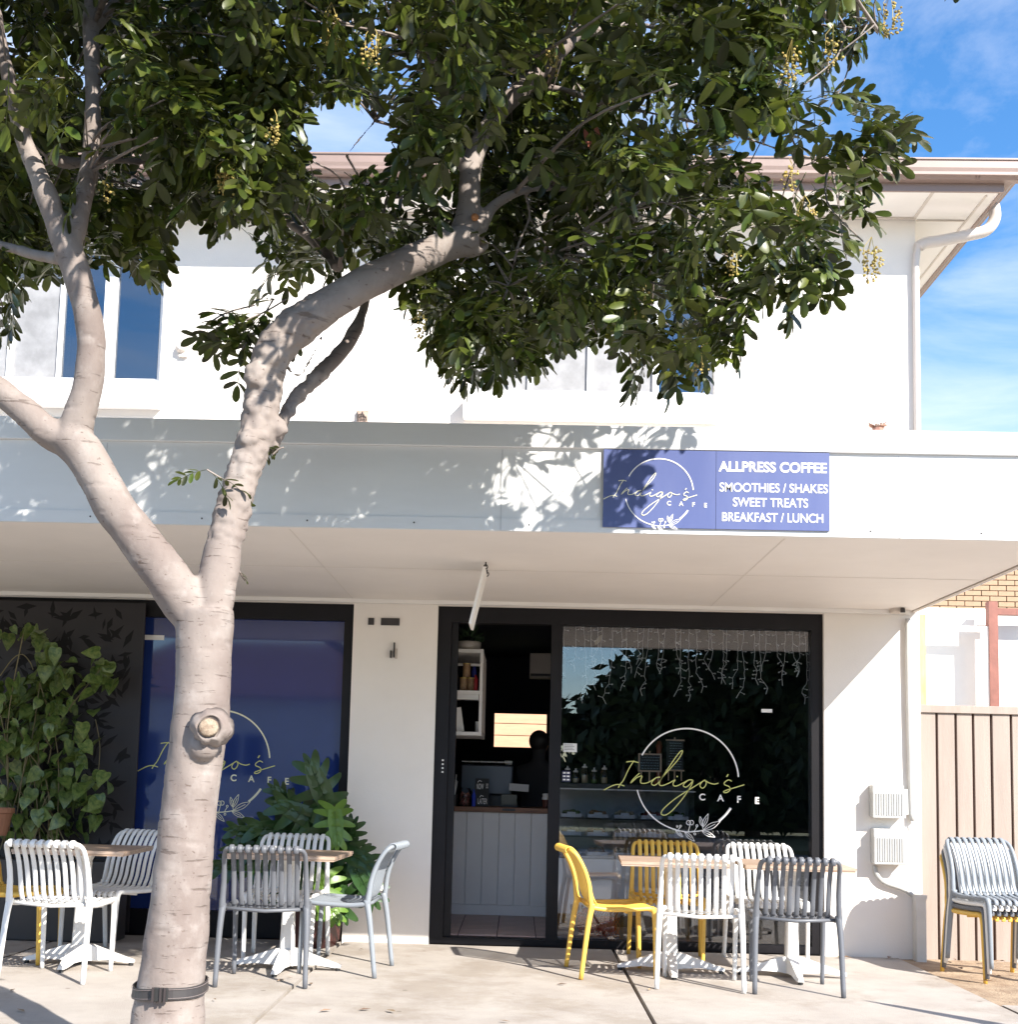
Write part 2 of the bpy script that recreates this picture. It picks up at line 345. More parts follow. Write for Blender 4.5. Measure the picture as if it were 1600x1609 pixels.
# downpipe with swan neck
dp = MB(); P = cr_spline([(EX+.08, -.13, ZE+.03), (EX+.085, -.13, ZE-.07), (EX+.03, -.12, ZE-.16), (EX-.1, -.11, ZE-.20), (BX1+.16, -.07, ZE-.235), (BX1+.045, -.045, ZE-.25), (BX1-.004, -.036, ZE-.34), (BX1-.008, -.03, 5.0), (BX1-.008, -.03, 3.22)], 6)
dp.tube(P, [.045 if i < 34 else .026 for i in range(len(P))], 12); dpo = dp.build('downpipe', mat('cream_pipe', (.62, .555, .515), .5, var=.06), bld, True)

# awning
aw = MB(); AX0, AX1 = -9.2, 3.0
fx1 = 3.02
box('awning_deck', (AX0, fx1-.02, -AWD+.05, -.002, ZAW0+.03, ZAW1-.2), M_WHITE, bld)
awn = box('awning_soffit', (AX0, fx1-.03, -AWD+.03, -.003, ZAW0+.0, ZAW0+.028), M_SOFFIT, bld)
jt = MB()
for x in (-6.9, -4.1, -1.32, 1.45): jt.box(x-.004, x+.004, -AWD+.1, -.02, ZAW0-.002, ZAW0-.0005)
jt.box(AX0, fx1-.05, -1.45, -1.442, ZAW0-.0018, ZAW0-.0004)
jt.build('soffit_joint', mat('joint_paint', (.73, .68, .635), .7), awn)
box('soffit_bead', (AX0, fx1-.05, -.05, -.004, ZAW0-.03, ZAW0-.001), M_WHITE, bld)
fa = box('awning_fascia', (AX0, fx1, -AWD, -AWD+.022, ZAW0-.008, ZAW1-.13), M_FASCIA, bld)
box('awning_cap', (AX0, fx1+.012, -AWD-.022, -AWD+.16, ZAW1-.129, ZAW1), M_FASCIA, bld, .004)
lp = box('fascia_strip', (AX0, fx1, -AWD-.005, -AWD-.0005, ZAW0-.008, ZAW0+.062), M_FASCIA, fa)
for x in (-4.6, -2.35, -.13, 2.05):
    box('fascia_joint', (x-.002, x+.002, -AWD-.0018, -AWD-.0002, ZAW0+.063, ZAW1-.14), mat('joint_grey', (.55, .55, .56), .8), fa)
    box('strip_joint', (x-.002, x+.002, -AWD-.007, -AWD-.0052, ZAW0-.007, ZAW0+.061), MATS['joint_grey'], fa)
bo = MB()
for i in range(12): bo.ball((-4.3+i*.62+.03*math.sin(i*5), -AWD-.008, ZAW0+.028), .005, 6, 4, (1, .6, 1))
bo.build('fascia_bolt', M_DKMET, fa)
box('awning_end', (fx1-.022, fx1-.002, -AWD+.023, -.003, ZAW0-.008, ZAW1-.135), M_BEIGE, bld)
box('awning_end_trim', (fx1-.001, fx1+.012, -AWD+.0, -.003, ZAW0-.010, ZAW0+.10), M_WHITE, bld)

# shopfront right: frame, door opening, window
sf = box('shopfront_frame', (x_r0, x_r0+.105, .035, .14, .0, ZS), M_BLACKF, bld)
wx0, wx1 = W(881, 1200, .05).x, 2.245; MU0 = W(863, 1200, .03).x
fr = MB()
fr.box(x_r0+.105, x_r1, .035, .14, ZS-.125, ZS); fr.box(x_r1-.085, x_r1, .035, .14, 0, ZS-.125)
fr.box(MU0, wx0, .03, .135, 0, ZS-.125); fr.box(wx0, x_r1-.085, .035, .14, 0, .055); fr.box(x_r0+.105, MU0, .03, .1405, 0, FZ-.014)
fr.box(x_r0+.107, x_r0+.16, .06, .13, .022, ZS-.125)
fr.build('frame', M_BLACKF, sf)
lkm = MB()
for z in (1.32, 1.35, 1.38, 1.29): lkm.box(x_r0+.06, x_r0+.075, .031, .0345, z, z+.012)
lkm.build('lock', M_METAL, sf)
pane = box('window_pane', (wx0, x_r1-.086, .088, .094, .056, ZS-.126), M_GLASS, bld)
rv = MB(); rv.box(x_r0-.03, x_r0-.001, -.004, -.001, 0, ZS+.02)
# left shopfront with blue film
lf = MB(); lf.box(x_l0, x_l1, .035, .14, ZS-.13, ZS); lf.box(x_l1-.075, x_l1, .035, .14, 0, ZS-.13); lf.box(x_l0, x_l1-.075, .035, .14, 0, .19); lf.box(-3.13, -3.05, .035, .14, .19, ZS-.13)
lfo = lf.build('shopfront_frame', M_BLACKF, bld)
film = box('blue_window', (-3.05, x_l1-.076, .085, .095, .191, ZS-.131), M_FILM, bld)
tag(film, 'blue filmed shop window')
box('privacy_backing', (x_l0, -3.14, .1, .12, .191, ZS-.131), M_SCREEN, bld)

# ------------------------------------------------------------------ logo
def logo(cx, cz, R, y, parent, ms, mw, sw=1.):
    k = R/512.
    def T(pts): return [Vector((cx+(x-835)*k, cz-(yy-542)*k)) for x, yy in pts]
    def sp(pts, n=7): return [Vector((p[0], p[1])) for p in cr_spline([(a[0], a[1], 0) for a in T(pts)], n)]
    a = MB(); w = 9.5*k*sw; yy = y
    strokes = [[(300, 365), (250, 445), (197, 560), (162, 608), (146, 640)], [(222, 381), (285, 373), (345, 384)], [(207, 622), (150, 608), (90, 620), (0, 668)],
      [(357, 488), (318, 525), (285, 562), (268, 590), (290, 572), (330, 535), (372, 516), (380, 528), (366, 560), (374, 588), (420, 588), (470, 566), (520, 533), (562, 524)],
      [(565, 524), (525, 530), (484, 570), (480, 598), (510, 606), (552, 572), (600, 500), (680, 375), (745, 283), (775, 254), (783, 268), (740, 345), (650, 450), (590, 520), (562, 565), (556, 598), (585, 608), (650, 582), (712, 548), (694, 580), (700, 606), (735, 606), (800, 572), (850, 545), (888, 545)],
      [(888, 545), (850, 545), (808, 578), (796, 606), (825, 616), (868, 580), (893, 548), (868, 612), (790, 730), (700, 840), (640, 890), (600, 902), (577, 880), (612, 826), (720, 732), (850, 645), (950, 580), (1012, 540)],
      [(1012, 540), (980, 562), (962, 600), (985, 624), (1012, 605), (1024, 570), (1012, 545), (1050, 568), (1105, 580), (1146, 568)],
      [(1278, 548), (1245, 534), (1206, 562), (1210, 584), (1250, 600), (1264, 628), (1238, 656), (1205, 662), (1200, 650), (1240, 632), (1320, 606), (1404, 578)]]
    for i, s in enumerate(strokes): ribbon(a, sp(s), w, yy-.0002*i)
    for j, s in enumerate([[(733, 506), (733, 520)], [(1243, 478), (1226, 504)]]): ribbon(a, T(s), w*1.3, yy-.002)
    a.build('script_lettering', ms, parent)
    b = MB(); C = (835, 542)
    def arc(a0, a1, r=512, n=46): return [(C[0]+r*math.cos(math.radians(a0+(a1-a0)*i/n)), C[1]+r*math.sin(math.radians(a0+(a1-a0)*i/n))) for i in range(n+1)]
    ww = 15*k*sw
    ribbon(b, T(arc(-153, -4.5)), ww, yy); ribbon(b, T(arc(167, 102)), ww*.85, yy); ribbon(b, T(arc(32, 52)), ww*1.5, yy)
    def leaf(p, q, wd):
        p, q = Vector(p), Vector(q); d = q-p; n = Vector((-d.y, d.x)).normalized()*wd
        o1 = [p, p+d*.25+n*.8, p+d*.55+n, p+d*.85+n*.4, q]; o2 = [p, p+d*.25-n*.8, p+d*.55-n, p+d*.85-n*.4, q]
        lw = 6*k*sw
        ribbon(b, sp([tuple(v) for v in o1], 4), lw, yy-.0003); ribbon(b, sp([tuple(v) for v in o2], 4), lw, yy-.0005); ribbon(b, sp([tuple(p), tuple(p+d*.7)], 3), lw, yy-.0007)
    for p, q, wd in [((1000, 1040), (1168, 948), 26), ((992, 1012), (1046, 876), 19), ((988, 1003), (964, 905), 16), ((985, 1050), (1116, 1106), 20), ((812, 1062), (912, 1152), 19), ((722, 1048), (795, 1112), 14)]: leaf(p, q, wd)
    lw = 7*k*sw
    ribbon(b, sp([(650, 1022), (720, 1044), (830, 1061), (930, 1054), (1000, 1040)]), lw*1.4, yy-.0009)
    for c, r in [((852, 970), 22), ((880, 968), 22), ((935, 998), 10), ((770, 1006), 10), ((738, 1010), 8), ((915, 1080), 10)]:
        ribbon(b, T([(c[0]+r*math.cos(t*PI/6), c[1]+r*math.sin(t*PI/6)) for t in range(13)]), lw, yy-.0011)
    for s in [[(935, 1008), (910, 1052)], [(866, 990), (850, 1058)], [(770, 1016), (745, 1046)], [(992, 1012), (1000, 1040)]]: ribbon(b, T(s), lw, yy-.0013)
    b.build('wreath_line', mw, parent)
    for ch, x, z in [('C', 985, 715), ('A', 1168, 720), ('F', 1350, 728), ('E', 1530, 736)]:
        text(ch, 92*k, mw, (cx+(x-835)*k, yy-.001, cz-(z-542)*k), parent, 'letter', bold=.0016*R/.39*sw)
p = W(1080.5, 1224.7, .08); logo(p.x, p.z, .393, .0868, pane, M_INK_Y, M_INK_W)
p = W(345, 1195, .08); logo(p.x, p.z, .393, .0838, film, M_INK_Y, M_INK_C)
# sign on the fascia
s0 = W(949, 713, -AWD-.01); s1 = W(1303.5, 836, -AWD-.01); smx = W(1125, 770, -AWD-.01).x
zt, zb = ZAW1-.133, s1.z+.004
sgn = thing('fascia_sign', 'blue cafe sign on the awning fascia with wreath logo and menu lines', 'sign', (s0.x, -AWD-.006, zb))
def sbox(name, x0, x1, m): return box(name, (x0-s0.x, x1-s0.x, -.012, 0, 0, zt-zb), m, sgn)
lp_ = sbox('logo_panel', s0.x, smx-.001, M_SIGN); rp_ = sbox('menu_panel', smx+.001, s1.x, M_SIGN)
p = W(1036, 773, -AWD-.02); logo(p.x-s0.x, p.z-zb, .187, -.0126, lp_, M_INK_C, M_INK_W, 1.15)
for s, py, h, bo_, x0, x1 in [('ALLPRESS COFFEE', 735, .062, .0022, 1130, 1300), ('SMOOTHIES / SHAKES', 767.5, .056, .0008, 1131, 1301), ('SWEET TREATS', 790.5, .056, .0008, 1152, 1270), ('BREAKFAST / LUNCH', 814, .056, .0008, 1135, 1294)]:
    a = W(x0, py, -AWD-.02); b = W(x1, py, -AWD-.02)
    text(s, h*1.25, M_INK_W, ((a.x+b.x)/2-s0.x, -.0132, (a.z+b.z)/2-zb), rp_, 'lettering', bold=bo_, width=b.x-a.x)

# ------------------------------------------------------------------ chairs
def slat_mesh(pts, w, t, name):
    return MB().tube(cr_spline(pts, 3), 1, 4, True, (t*.7071, w*.7071), None).mesh(name, None)
def flat_slat(pts, w, t, name):      # pts in the y-z plane at x = 0
    P = [Vector((0, y, z)) for y, z in pts]; P = cr_spline(P, 3); mb = MB(); k = len(P)
    for i, p in enumerate(P):
        tt = (P[min(i+1, k-1)]-P[max(i-1, 0)]).normalized(); n = Vector((0, -tt.z, tt.y))
        for sx, sn in ((-1, -.3), (-.55, -1), (.55, -1), (1, -.3), (1, .3), (.55, 1), (-.55, 1), (-1, .3)):
            mb.v.append(tuple(p+Vector((sx*w/2, 0, 0))+n*sn*t/2))
    for i in range(k-1):
        for j in range(8): mb.f.append((i*8+j, i*8+(j+1) % 8, (i+1)*8+(j+1) % 8, (i+1)*8+j))
    mb.f.append(tuple(reversed(range(8)))); mb.f.append(tuple(range((k-1)*8, k*8)))
    return mb.mesh(name, None, True)
def side_x(t): return t
_mesh = {}
def chair_meshes():
    m = {}
    back = [(-.362, .786), (-.372, .806), (-.358, .824), (-.328, .820), (-.285, .775), (-.238, .690), (-.208, .600), (-.188, .515), (-.160, .460)]
    seat = [(-.165, .458), (-.12, .440), (-.03, .430), (.08, .434), (.17, .446), (.215, .446), (.236, .432), (.236, .408)]
    m['back_slat'] = flat_slat(back, .029, .011, 'back_slat'); m['seat_slat'] = flat_slat(seat, .029, .011, 'seat_slat')
    a = MB()
    pr = [(-.250, -.205, .445), (-.247, -.215, .52), (-.243, -.226, .60), (-.240, -.256, .69), (-.236, -.300, .768), (-.222, -.332, .800), (-.195, -.345, .807), (-.1, -.347, .807), (.1, -.347, .807), (.195, -.345, .807), (.222, -.332, .800), (.236, -.300, .768), (.240, -.256, .69), (.243, -.226, .60), (.247, -.215, .52), (.250, -.205, .445)]
    R_ = [.020, .018, .0165, .0155, .0145, .014, .0135, .012, .012, .0135, .014, .0145, .0155, .0165, .018, .020]
    a.tube(cr_spline(pr, 3), [R_[min(int(i/3), 15)] for i in range(46)], 8); m['back_frame'] = a.mesh('back_frame', None, True)
    a = MB()
    for s in (-1, 1): a.tube(cr_spline([(s*.250, -.215, .452), (s*.245, -.1, .437), (s*.240, .08, .441), (s*.232, .175, .445), (s*.222, .212, .432)], 4), .0165, 8)
    a.tube([(-.225, .205, .425), (.225, .205, .425)], .011, 6); a.tube([(-.24, -.175, .446), (0, -.178, .432), (.24, -.175, .446)], .012, 6); a.tube([(-.235, .03, .418), (.235, .03, .418)], .008, 6)
    m['seat_frame'] = a.mesh('seat_frame', None, True)
    for s, n in ((-1, 'rl'), (1, 'rr')):
        a = MB(); a.tube(cr_spline([(s*.246, -.198, .475), (s*.251, -.214, .41), (s*.256, -.235, .28), (s*.262, -.27, .0)], 4), [.021, .0225, .022, .0205, .0195, .019, .0185, .018, .0175, .017, .016, .0155, .015], 10); m[n] = a.mesh('leg', None, True)
    for s, n in ((-1, 'fl'), (1, 'fr')):
        a = MB(); a.tube(cr_spline([(s*.230, .190, .447), (s*.228, .212, .41), (s*.226, .220, .25), (s*.222, .226, .0)], 4), [.019, .0195, .019, .018, .0175, .017, .0165, .016, .0155, .015, .0145, .014, .0135], 10); m[n] = a.mesh('leg', None, True)
    return m
CM = chair_meshes()
def make_chair(kind, m):
    t = thing('cafe_chair', 'x', 'chair')
    def add(name, me, loc=(0, 0, 0)):
        if (me.name, m.name) not in _mesh:
            q = me.copy(); q.materials.clear(); q.materials.append(m); _mesh[(me.name, m.name)] = q
        return link(name, _mesh[(me.name, m.name)], t, loc)
    for i in range(9):
        x = (i-4)*.0468; add('back_slat', CM['back_slat'], (x, -.004*math.cos(x*7), 0)); add('seat_slat', CM['seat_slat'], (x, 0, -.006*math.cos(x*6)+.004))
    for k, n in (('back_frame', 'back_frame'), ('seat_frame', 'seat_frame'), ('rl', 'leg'), ('rr', 'leg'), ('fl', 'leg'), ('fr', 'leg')): add(n, CM[k])
    return t
protos = {'yellow': make_chair('yellow', M_YEL), 'white': make_chair('white', M_WPL), 'grey': make_chair('grey', M_GRY), 'pale': make_chair('pale', M_PGRY)}
used = set()
def chair(kind, x, y, rz, label, group, z=0., tilt=0.):
    o = protos[kind] if kind not in used else copytree(protos[kind]); used.add(kind)
    o.location = (x, y, z); o.rotation_euler = (math.radians(tilt), 0, math.radians(rz)); o['label'] = label; o['group'] = group; return o
GA = 'slatted cafe chairs set round the tables'
chair('yellow', -3.27, -1.36, -86, 'yellow slatted chair cut off by the left edge of the photo', GA)
chair('white', -2.75, -1.92, -4, 'white slatted chair seen from behind between the left photo edge and the tree trunk', GA)
chair('white', -2.76, -1.02, 158, 'white slatted chair turned sideways in front of the blue window, just left of the trunk', GA)
chair('grey', -1.51, -1.86, 5, 'dark grey slatted chair seen from behind just right of the tree trunk', GA)
chair('white', -1.57, -1.00, 180, 'white slatted chair facing the street in front of the monstera plant', GA)
chair('pale', -1.11, -1.37, 84, 'pale grey chair in side view facing left, near the white pillar', GA)
chair('yellow', .655, -1.165, -82, 'yellow slatted chair in side view facing right, left of the right hand tables', GA)
chair('yellow', 1.09, -.50, 178, 'yellow slatted chair facing the street behind the planked table', GA)
chair('white', 1.17, -1.50, -8, 'white slatted chair seen from behind in front of the shop window', GA)
chair('white', 1.80, -.50, 181, 'white slatted chair facing the street behind the rightmost table', GA)
chair('grey', 1.735, -1.56, -4, 'dark grey slatted chair seen from behind at the rightmost table', GA)
GS = 'chairs stacked by the timber fence'
for i, (k, lb) in enumerate([('yellow', 'yellow chair at the bottom of the stack by the fence'), ('grey', 'dark grey chair second from the bottom of the stack by the fence'), ('white', 'white chair second from the top of the stack by the fence'), ('pale', 'pale grey slatted chair on top of the stack by the fence')]):
    chair(k, 3.30+.004*i, -.80-.026*i, 189, lb, GS, z=-.012+.036*i, tilt=0)

# ------------------------------------------------------------------ tables
def make_table():
    t = thing('cafe_table', 'x', 'table')
    a = MB().box(-.345, .345, -.345, .345, .712, .722); a.build('tabletop', M_WOODT, t)
    top = t.children[0]
    for i in range(8):
        y = -.35+i*.0875
        box('plank', (-.35, .35, y+.0015, y+.0855, .7225, .742), M_WOODT, top, .002)
    b = MB(); k = []
    for z, w in ((.05, .052), (.12, .044), (.4, .036), (.66, .042), (.70, .06), (.711, .11)):
        k.append(w)
        for sx, sy in ((-1, -.7), (-.7, -1), (.7, -1), (1, -.7), (1, .7), (.7, 1), (-.7, 1), (-1, .7)): b.v.append((sx*w, sy*w, z))
    for i in range(5):
        for j in range(8): b.f.append((i*8+j, i*8+(j+1) % 8, i*8+8+(j+1) % 8, i*8+8+j))
    b.f.append(tuple(range(40, 48))); b.build('pedestal', M_METAL, t)
    for q in range(4):
        a = PI/2*q; c, s = math.cos(a), math.sin(a); mb = MB()
        for r, hw, z0, z1 in ((.02, .045, .02, .135), (.08, .042, .03, .125), (.20, .035, .035, .085), (.30, .028, .022, .052), (.355, .020, .018, .036)):
            for u, z in ((-hw, z0), (-hw*.7, z1), (hw*.7, z1), (hw, z0)): mb.v.append((c*r-s*u, s*r+c*u, z))
        for i in range(4):
            for j in range(4): mb.f.append((i*4+j, i*4+(j+1) % 4, i*4+4+(j+1) % 4, i*4+4+j))
        mb.f.append((3, 2, 1, 0)); mb.f.append((16, 17, 18, 19)); f = mb.build('foot', M_METAL, t)
        MB().lathe([(.016, 0), (.016, .018)], (c*.335, s*.335, 0), 8).build('glide', M_BLACK, f)
    return t
tp = make_table(); GT = 'square cafe tables with white pedestals'
for i, (x, y, rz, lb) in enumerate([(-2.80, -1.47, 2, 'square dark wood topped table between white chairs at far left'), (-1.47, -1.40, -2, 'square wood topped table in front of the monstera, beside the trunk'),
                                    (1.045, -1.03, -3, 'square planked table between two yellow chairs, in front of the shop window'), (1.84, -1.07, -3, 'rightmost square wood topped table, between white and dark grey chairs')]):
    o = tp if i == 0 else copytree(tp); o.location = (x, y, 0); o.rotation_euler = (0, 0, math.radians(rz)); o['label'] = lb; o['group'] = GT

# ------------------------------------------------------------------ right side: fence, neighbour, boxes
fz1 = W(1500, 1108, .02).z
fe = thing('timber_fence', 'brown vertical board fence with a capping rail beside the cafe', 'fence', (3.06, .05, 0))
box('backing_rail', (0, 6, .022, .05, -.2, fz1-.06), M_FENCED, fe)
xx = .0; fr_ = random.Random(3)
while xx < 5.8:
    w = .142+fr_.uniform(-.01, .01); b = box('board', (xx+.004, xx+w-.017, -.012+fr_.uniform(-.003, .003), .018, -.16+fr_.uniform(-.02, .03), fz1-.062), M_FENCE, fe); xx += w
box('capping_rail', (-.01, 6, -.03, .06, fz1-.06, fz1), M_FENCE, fe, .004)
nb = thing('neighbour_carport', 'white walled carport with red brown posts behind the fence', 'carport', (3.0, 3.6, 0))
def nw(px, py): q = W(px, py, 3.6); return q.x-3.0, q.z
box('wall', (-.2, 7, .25, .4, -.2, nw(1500, 950)[1]), M_WHITE, nb)
x0, z0 = nw(1553, 945); x1, _ = nw(1567, 945)
box('post', (x0, x1, -.02, .08, -.2, z0), mat('red_brown_paint', (.26, .10, .075), .55, var=.2, vscale=8), nb)
box('beam', (x1+.003, 7, -.01, .09, nw(1590, 966)[1], nw(1590, 956)[1]), MATS['red_brown_paint'], nb)
xa, za = nw(1455, 982); xb, _ = nw(1543, 982)
pm = MB(); pm.box(xa, xb, .0, .05, za-.06, za); pm.box(xb, xb+.11, .0, .05, -.2, za); pm.build('pipe_frame', M_WHITE, nb)
pt = thing('timber_post', 'pale raw timber post standing between the cafe wall and the fence', 'post', (3.115, .62, 0))
tpw = W(1441, 990, .62); tpe = W(1455, 990, .62)
box('post', (tpw.x-3.115, tpe.x-3.115, 0, .09, -.2, W(1445, 965, .62).z), mat('raw_timber', (.66, .47, .26), .7, col2=(.48, .30, .14), vscale=6, stretch=(4, 4, .7)), pt)
bk = thing('brick_house', 'tan brick house rising behind the neighbouring carport', 'house', (2.6, 9, 0))
BRM = mat('tan_brick', (.46, .31, .20), .85, var=.25, vscale=3)
box('wall', (0, 14, .06, .3, -.3, 5.2), mat('brick_mortar', (.42, .36, .30), .95), bk)
bmn = MB().box(0, .235, 0, .07, 0, .07).mesh('brick', BRM)
zlo = W(1500, 958, 9).z-.1; zhi = W(1600, 880, 9).z+.2; xlo = W(1470, 950, 9).x-2.6-.3; xhi = W(1600, 950, 9).x-2.6+.4
r = 0; z = zlo; nbk = 0
while z < zhi:
    x = xlo-(.125 if r % 2 else 0)
    while x < xhi:
        if nbk < 300: q = link('brick', bmn, bk, (x, random.uniform(-.004, .004), z)); nbk += 1
        x += .25
    z += .082; r += 1
# meter boxes
M_MET = mat('grey_box_plastic', (.46, .46, .445), .5, var=.08)
M_PIPE = mat('aged_white_pipe', (.60, .59, .57), .5, var=.1)
def meter(x0, z0, x1, z1, label):
    t = thing('meter_box', label, 'meter box', (x0, -.002, z0), 0, 'ribbed meter boxes on the pillar'); w = x1-x0; h = z1-z0
    box('housing', (0, w, -.09, 0, 0, h), M_MET, t, .008)
    c = box('lid', (-.004, w+.004, -.118, -.0905, -.004, h*.80), M_MET, t, .006)
    for i in range(11):
        x = .025+i*(w-.05)/10; box('rib', (x-.004, x+.004, -.124, -.1175, .02, h*.74), M_MET, c)
    MB().lathe([(.011, 0), (.011, .02)], (w+.03, -.012, h*.42), 8).build('lock', M_DKMET, t)
    box('side_flange', (w+.001, w+.055, -.03, -.001, h*.1, h*.9), M_MET, t)
a = W(1373, 1284, -.12); b = W(1423, 1234, -.12); meter(a.x, a.z, b.x, b.z, 'upper ribbed pale meter box on the white pillar')
a = W(1375, 1357, -.12); b = W(1424, 1303, -.12); meter(a.x, a.z, b.x, b.z, 'lower ribbed pale meter box on the white pillar, above the bent conduit')
def wpath(pts, y): return [Vector(W(px, py, yy if yy is not None else y)) for px, py, yy in pts]
tag(MB().tube(cr_spline(wpath([(1376, 1360, -.03), (1377, 1372, -.03), (1390, 1386, -.03), (1420, 1397, -.03), (1440, 1412, -.03), (1445, 1425, -.03)], 0), 5), .018, 10).build('conduit', M_MET, smooth=True), 'bent pale conduit running from the lower meter box to the ground pipe', 'conduit')
gp = thing('ground_pipe', 'thick white square pipe rising from the ground at the pillar corner', 'pipe', tuple(W(1446, 1520, -.07)*1))
gp.location.z = -.03
box('pipe', (-.038, .038, -.045, .045, 0, .50), M_PIPE, gp, .006); box('collar', (-.043, .043, -.05, .05, .475, .505), M_PIPE, gp)
wp = MB().tube(cr_spline(wpath([(1427, 972, -.03), (1427.5, 1050, -.03), (1431, 1200, -.03), (1434, 1290, -.03)], 0), 5), .021, 10).build('wall_pipe', M_PIPE, smooth=True)
tag(wp, 'slim white pipe running down the pillar edge beside the meter boxes', 'pipe')
tag(MB().tube(cr_spline(wpath([(1434, 1292, -.03), (1437, 1300, -.04), (1428, 1308, -.02), (1420, 1300, -.02)], 0), 6), .005, 6).build('loose_cable', M_WPL, smooth=True), 'loose thin cable looping beside the lower meter box', 'cable')
sc = thing('security_camera', 'small pale box shaped security camera under the awning corner', 'camera', tuple(W(1411, 957, -.1)))
box('body', (-.05, .03, -.06, .05, -.03, .03), M_BEIGE, sc, .008); MB().lathe([(.018, -.0), (.018, .03)], (.015, -.075, -.035), 10).build('lens', M_DKMET, sc)
# round vent left, stubs
p = W(287, 548, 0)
v = thing('wall_vent', 'small round cream light fitting on the wall beside the upstairs window', 'wall light', (p.x, -.002, p.z))
q = MB().lathe([(.045, 0), (.05, .02), (.04, .05), (.03, .06)], (0, 0, 0), 18).build('body', M_BEIGE, v, True); q.rotation_euler = (PI/2, 0, 0)
q = MB().lathe([(.028, .06), (.022, .066), (.01, .066)], (0, 0, 0), 14).build('cap', M_WHITE, v, True); q.rotation_euler = (PI/2, 0, 0)
box('bracket', (-.02, .045, -.03, -.001, -.075, -.03), M_BEIGE, v)
p = W(570, 656, -.02); st = thing('junction_box', 'small pale junction box with cut wires above the awning', 'junction box', (p.x, -.002, p.z))
box('plate', (-.045, .045, -.03, 0, -.06, .055), mat('old_plastic', (.50, .36, .29), .7, var=.3, vscale=30), st)
wr = MB()
for i in range(6): wr.tube(cr_spline([(-.03+i*.012, -.03, .03*math.sin(i)), (-.04+i*.014, -.07, .01+.02*math.cos(i*2)), (-.035+i*.01, -.06, -.04)], 3), .004, 5)
wr.build('cut_wire', M_DKMET, st)
p = W(1380, 672, -1.0); bt = MB(); rr = random.Random(5)
for i in range(120):
    a = rr.uniform(0, 2*PI); l = rr.uniform(.02, .085); bt.tube([(0, 0, 0), (math.cos(a)*l*.5, math.sin(a)*l*.5, l*.5), (math.cos(a+.6)*l, math.sin(a+.6)*l*.8, l*.45+rr.uniform(0, .05))], .0022, 3)
bt.ball((0, 0, .01), .045, 8, 5, (1, 1, .7))
o = bt.build('dry_leaf_clump', mat('dead_leaf', (.30, .17, .12), .9, island=.3)); o.location = (p.x, -.6, 3.07+.17); o.location = (W(1380, 672, -.6).x, -.6, W(1380, 672, -.6).z-.03); tag(o, 'dry brown clump of leaves lying on top of the awning', 'dry leaves')
# covered number plates and wall light remains on the middle pillar
for a, b, lb in [((579, 971), (588, 982), 'small square black plate on the middle pillar, left of the long one'), ((599, 971), (628, 983), 'long black plate on the middle pillar')]:
    A = W(*a, 0); B = W(*b, 0); tag(box('wall_plate', (A.x, B.x, -.012, -.001, B.z, A.z), M_DKMET, None, .002), lb, 'plate', 'black plates on the middle pillar')
p = W(618, 1023, 0); hk = thing('wall_bracket', 'small black metal bracket left on the middle pillar', 'bracket', (p.x, -.002, p.z))
box('upright', (.004, .014, -.03, 0, -.05, .065), M_DKMET, hk); box('short_upright', (-.02, -.01, -.05, 0, -.055, -.0), M_DKMET, hk); box('back_plate', (.016, .034, -.006, 0, -.06, .02), M_BEIGE, hk)
# blade sign hanging under the awning, seen edge on
pa = W(763, 868, -1.87)
bs = thing('hanging_sign', 'thin white board hanging edge on under the awning above the doorway', 'sign', (pa.x, -1.6, ZAW0))
q = MB().box(-.009, .009, -.17, .17, -.41, -.035).build('board', M_WHITE, bs, bevel=.002); q.rotation_euler = (0, .22, 0)
for yy in (-.14, .14):
    MB().tube([(0, yy, 0), (0, yy, -.03)], .005, 6).build('hanger', M_DKMET, bs)
    MB().tube([(.012*math.cos(t), yy, -.03+.014*math.sin(t)) for t in [i*PI/5 for i in range(11)]], .004, 5).build('shackle', M_DKMET, bs)

# ------------------------------------------------------------------ interior

tiles = tag(box('interior_floor', (-6, BX1-T, .141, 5.2, -.2, FZ-.012), M_GROUT), kind='structure')
tm = MB().box(.004, .296, .004, .296, FZ-.0115, FZ).mesh('tile', M_TILE)
for i in range(9):
    for j in range(6): link('tile', tm, tiles, (-.74+i*.30, .145+j*.30, 0))
YC = G(780, 1438, FZ).y
ct = thing('service_counter', 'white panelled counter with a timber top inside the open door', 'counter', (0, YC, 0))
cx0, cx1 = W(705, 1400, YC).x, W(862, 1400, YC).x; czt = W(780, 1268, YC).z
box('carcass', (cx0, cx1, .02, .62, FZ+.002, czt-.045), M_WHITE, ct)
for i in range(6):
    w = (cx1-cx0-.02)/6; box('panel_board', (cx0+i*w+.0028, cx0+(i+1)*w-.0028, 0, .019, .15, czt-.046), M_WHITE, ct, .004)
box('skirting', (cx0, cx1-.02, -.006, .019, FZ+.002, .149), M_WHITE, ct); box('end_post', (cx1-.019, cx1, -.008, .019, FZ+.002, czt-.046), M_WHITE, ct)
box('benchtop', (cx0-.02, cx1+.01, -.03, .64, czt-.044, czt), M_WOODB, ct, .003)
a = W(800, 1270, YC-.03); box('name_strip', (a.x-.06, a.x+.055, -.034, -.0305, czt-.030, czt-.010), M_DKMET, ct)
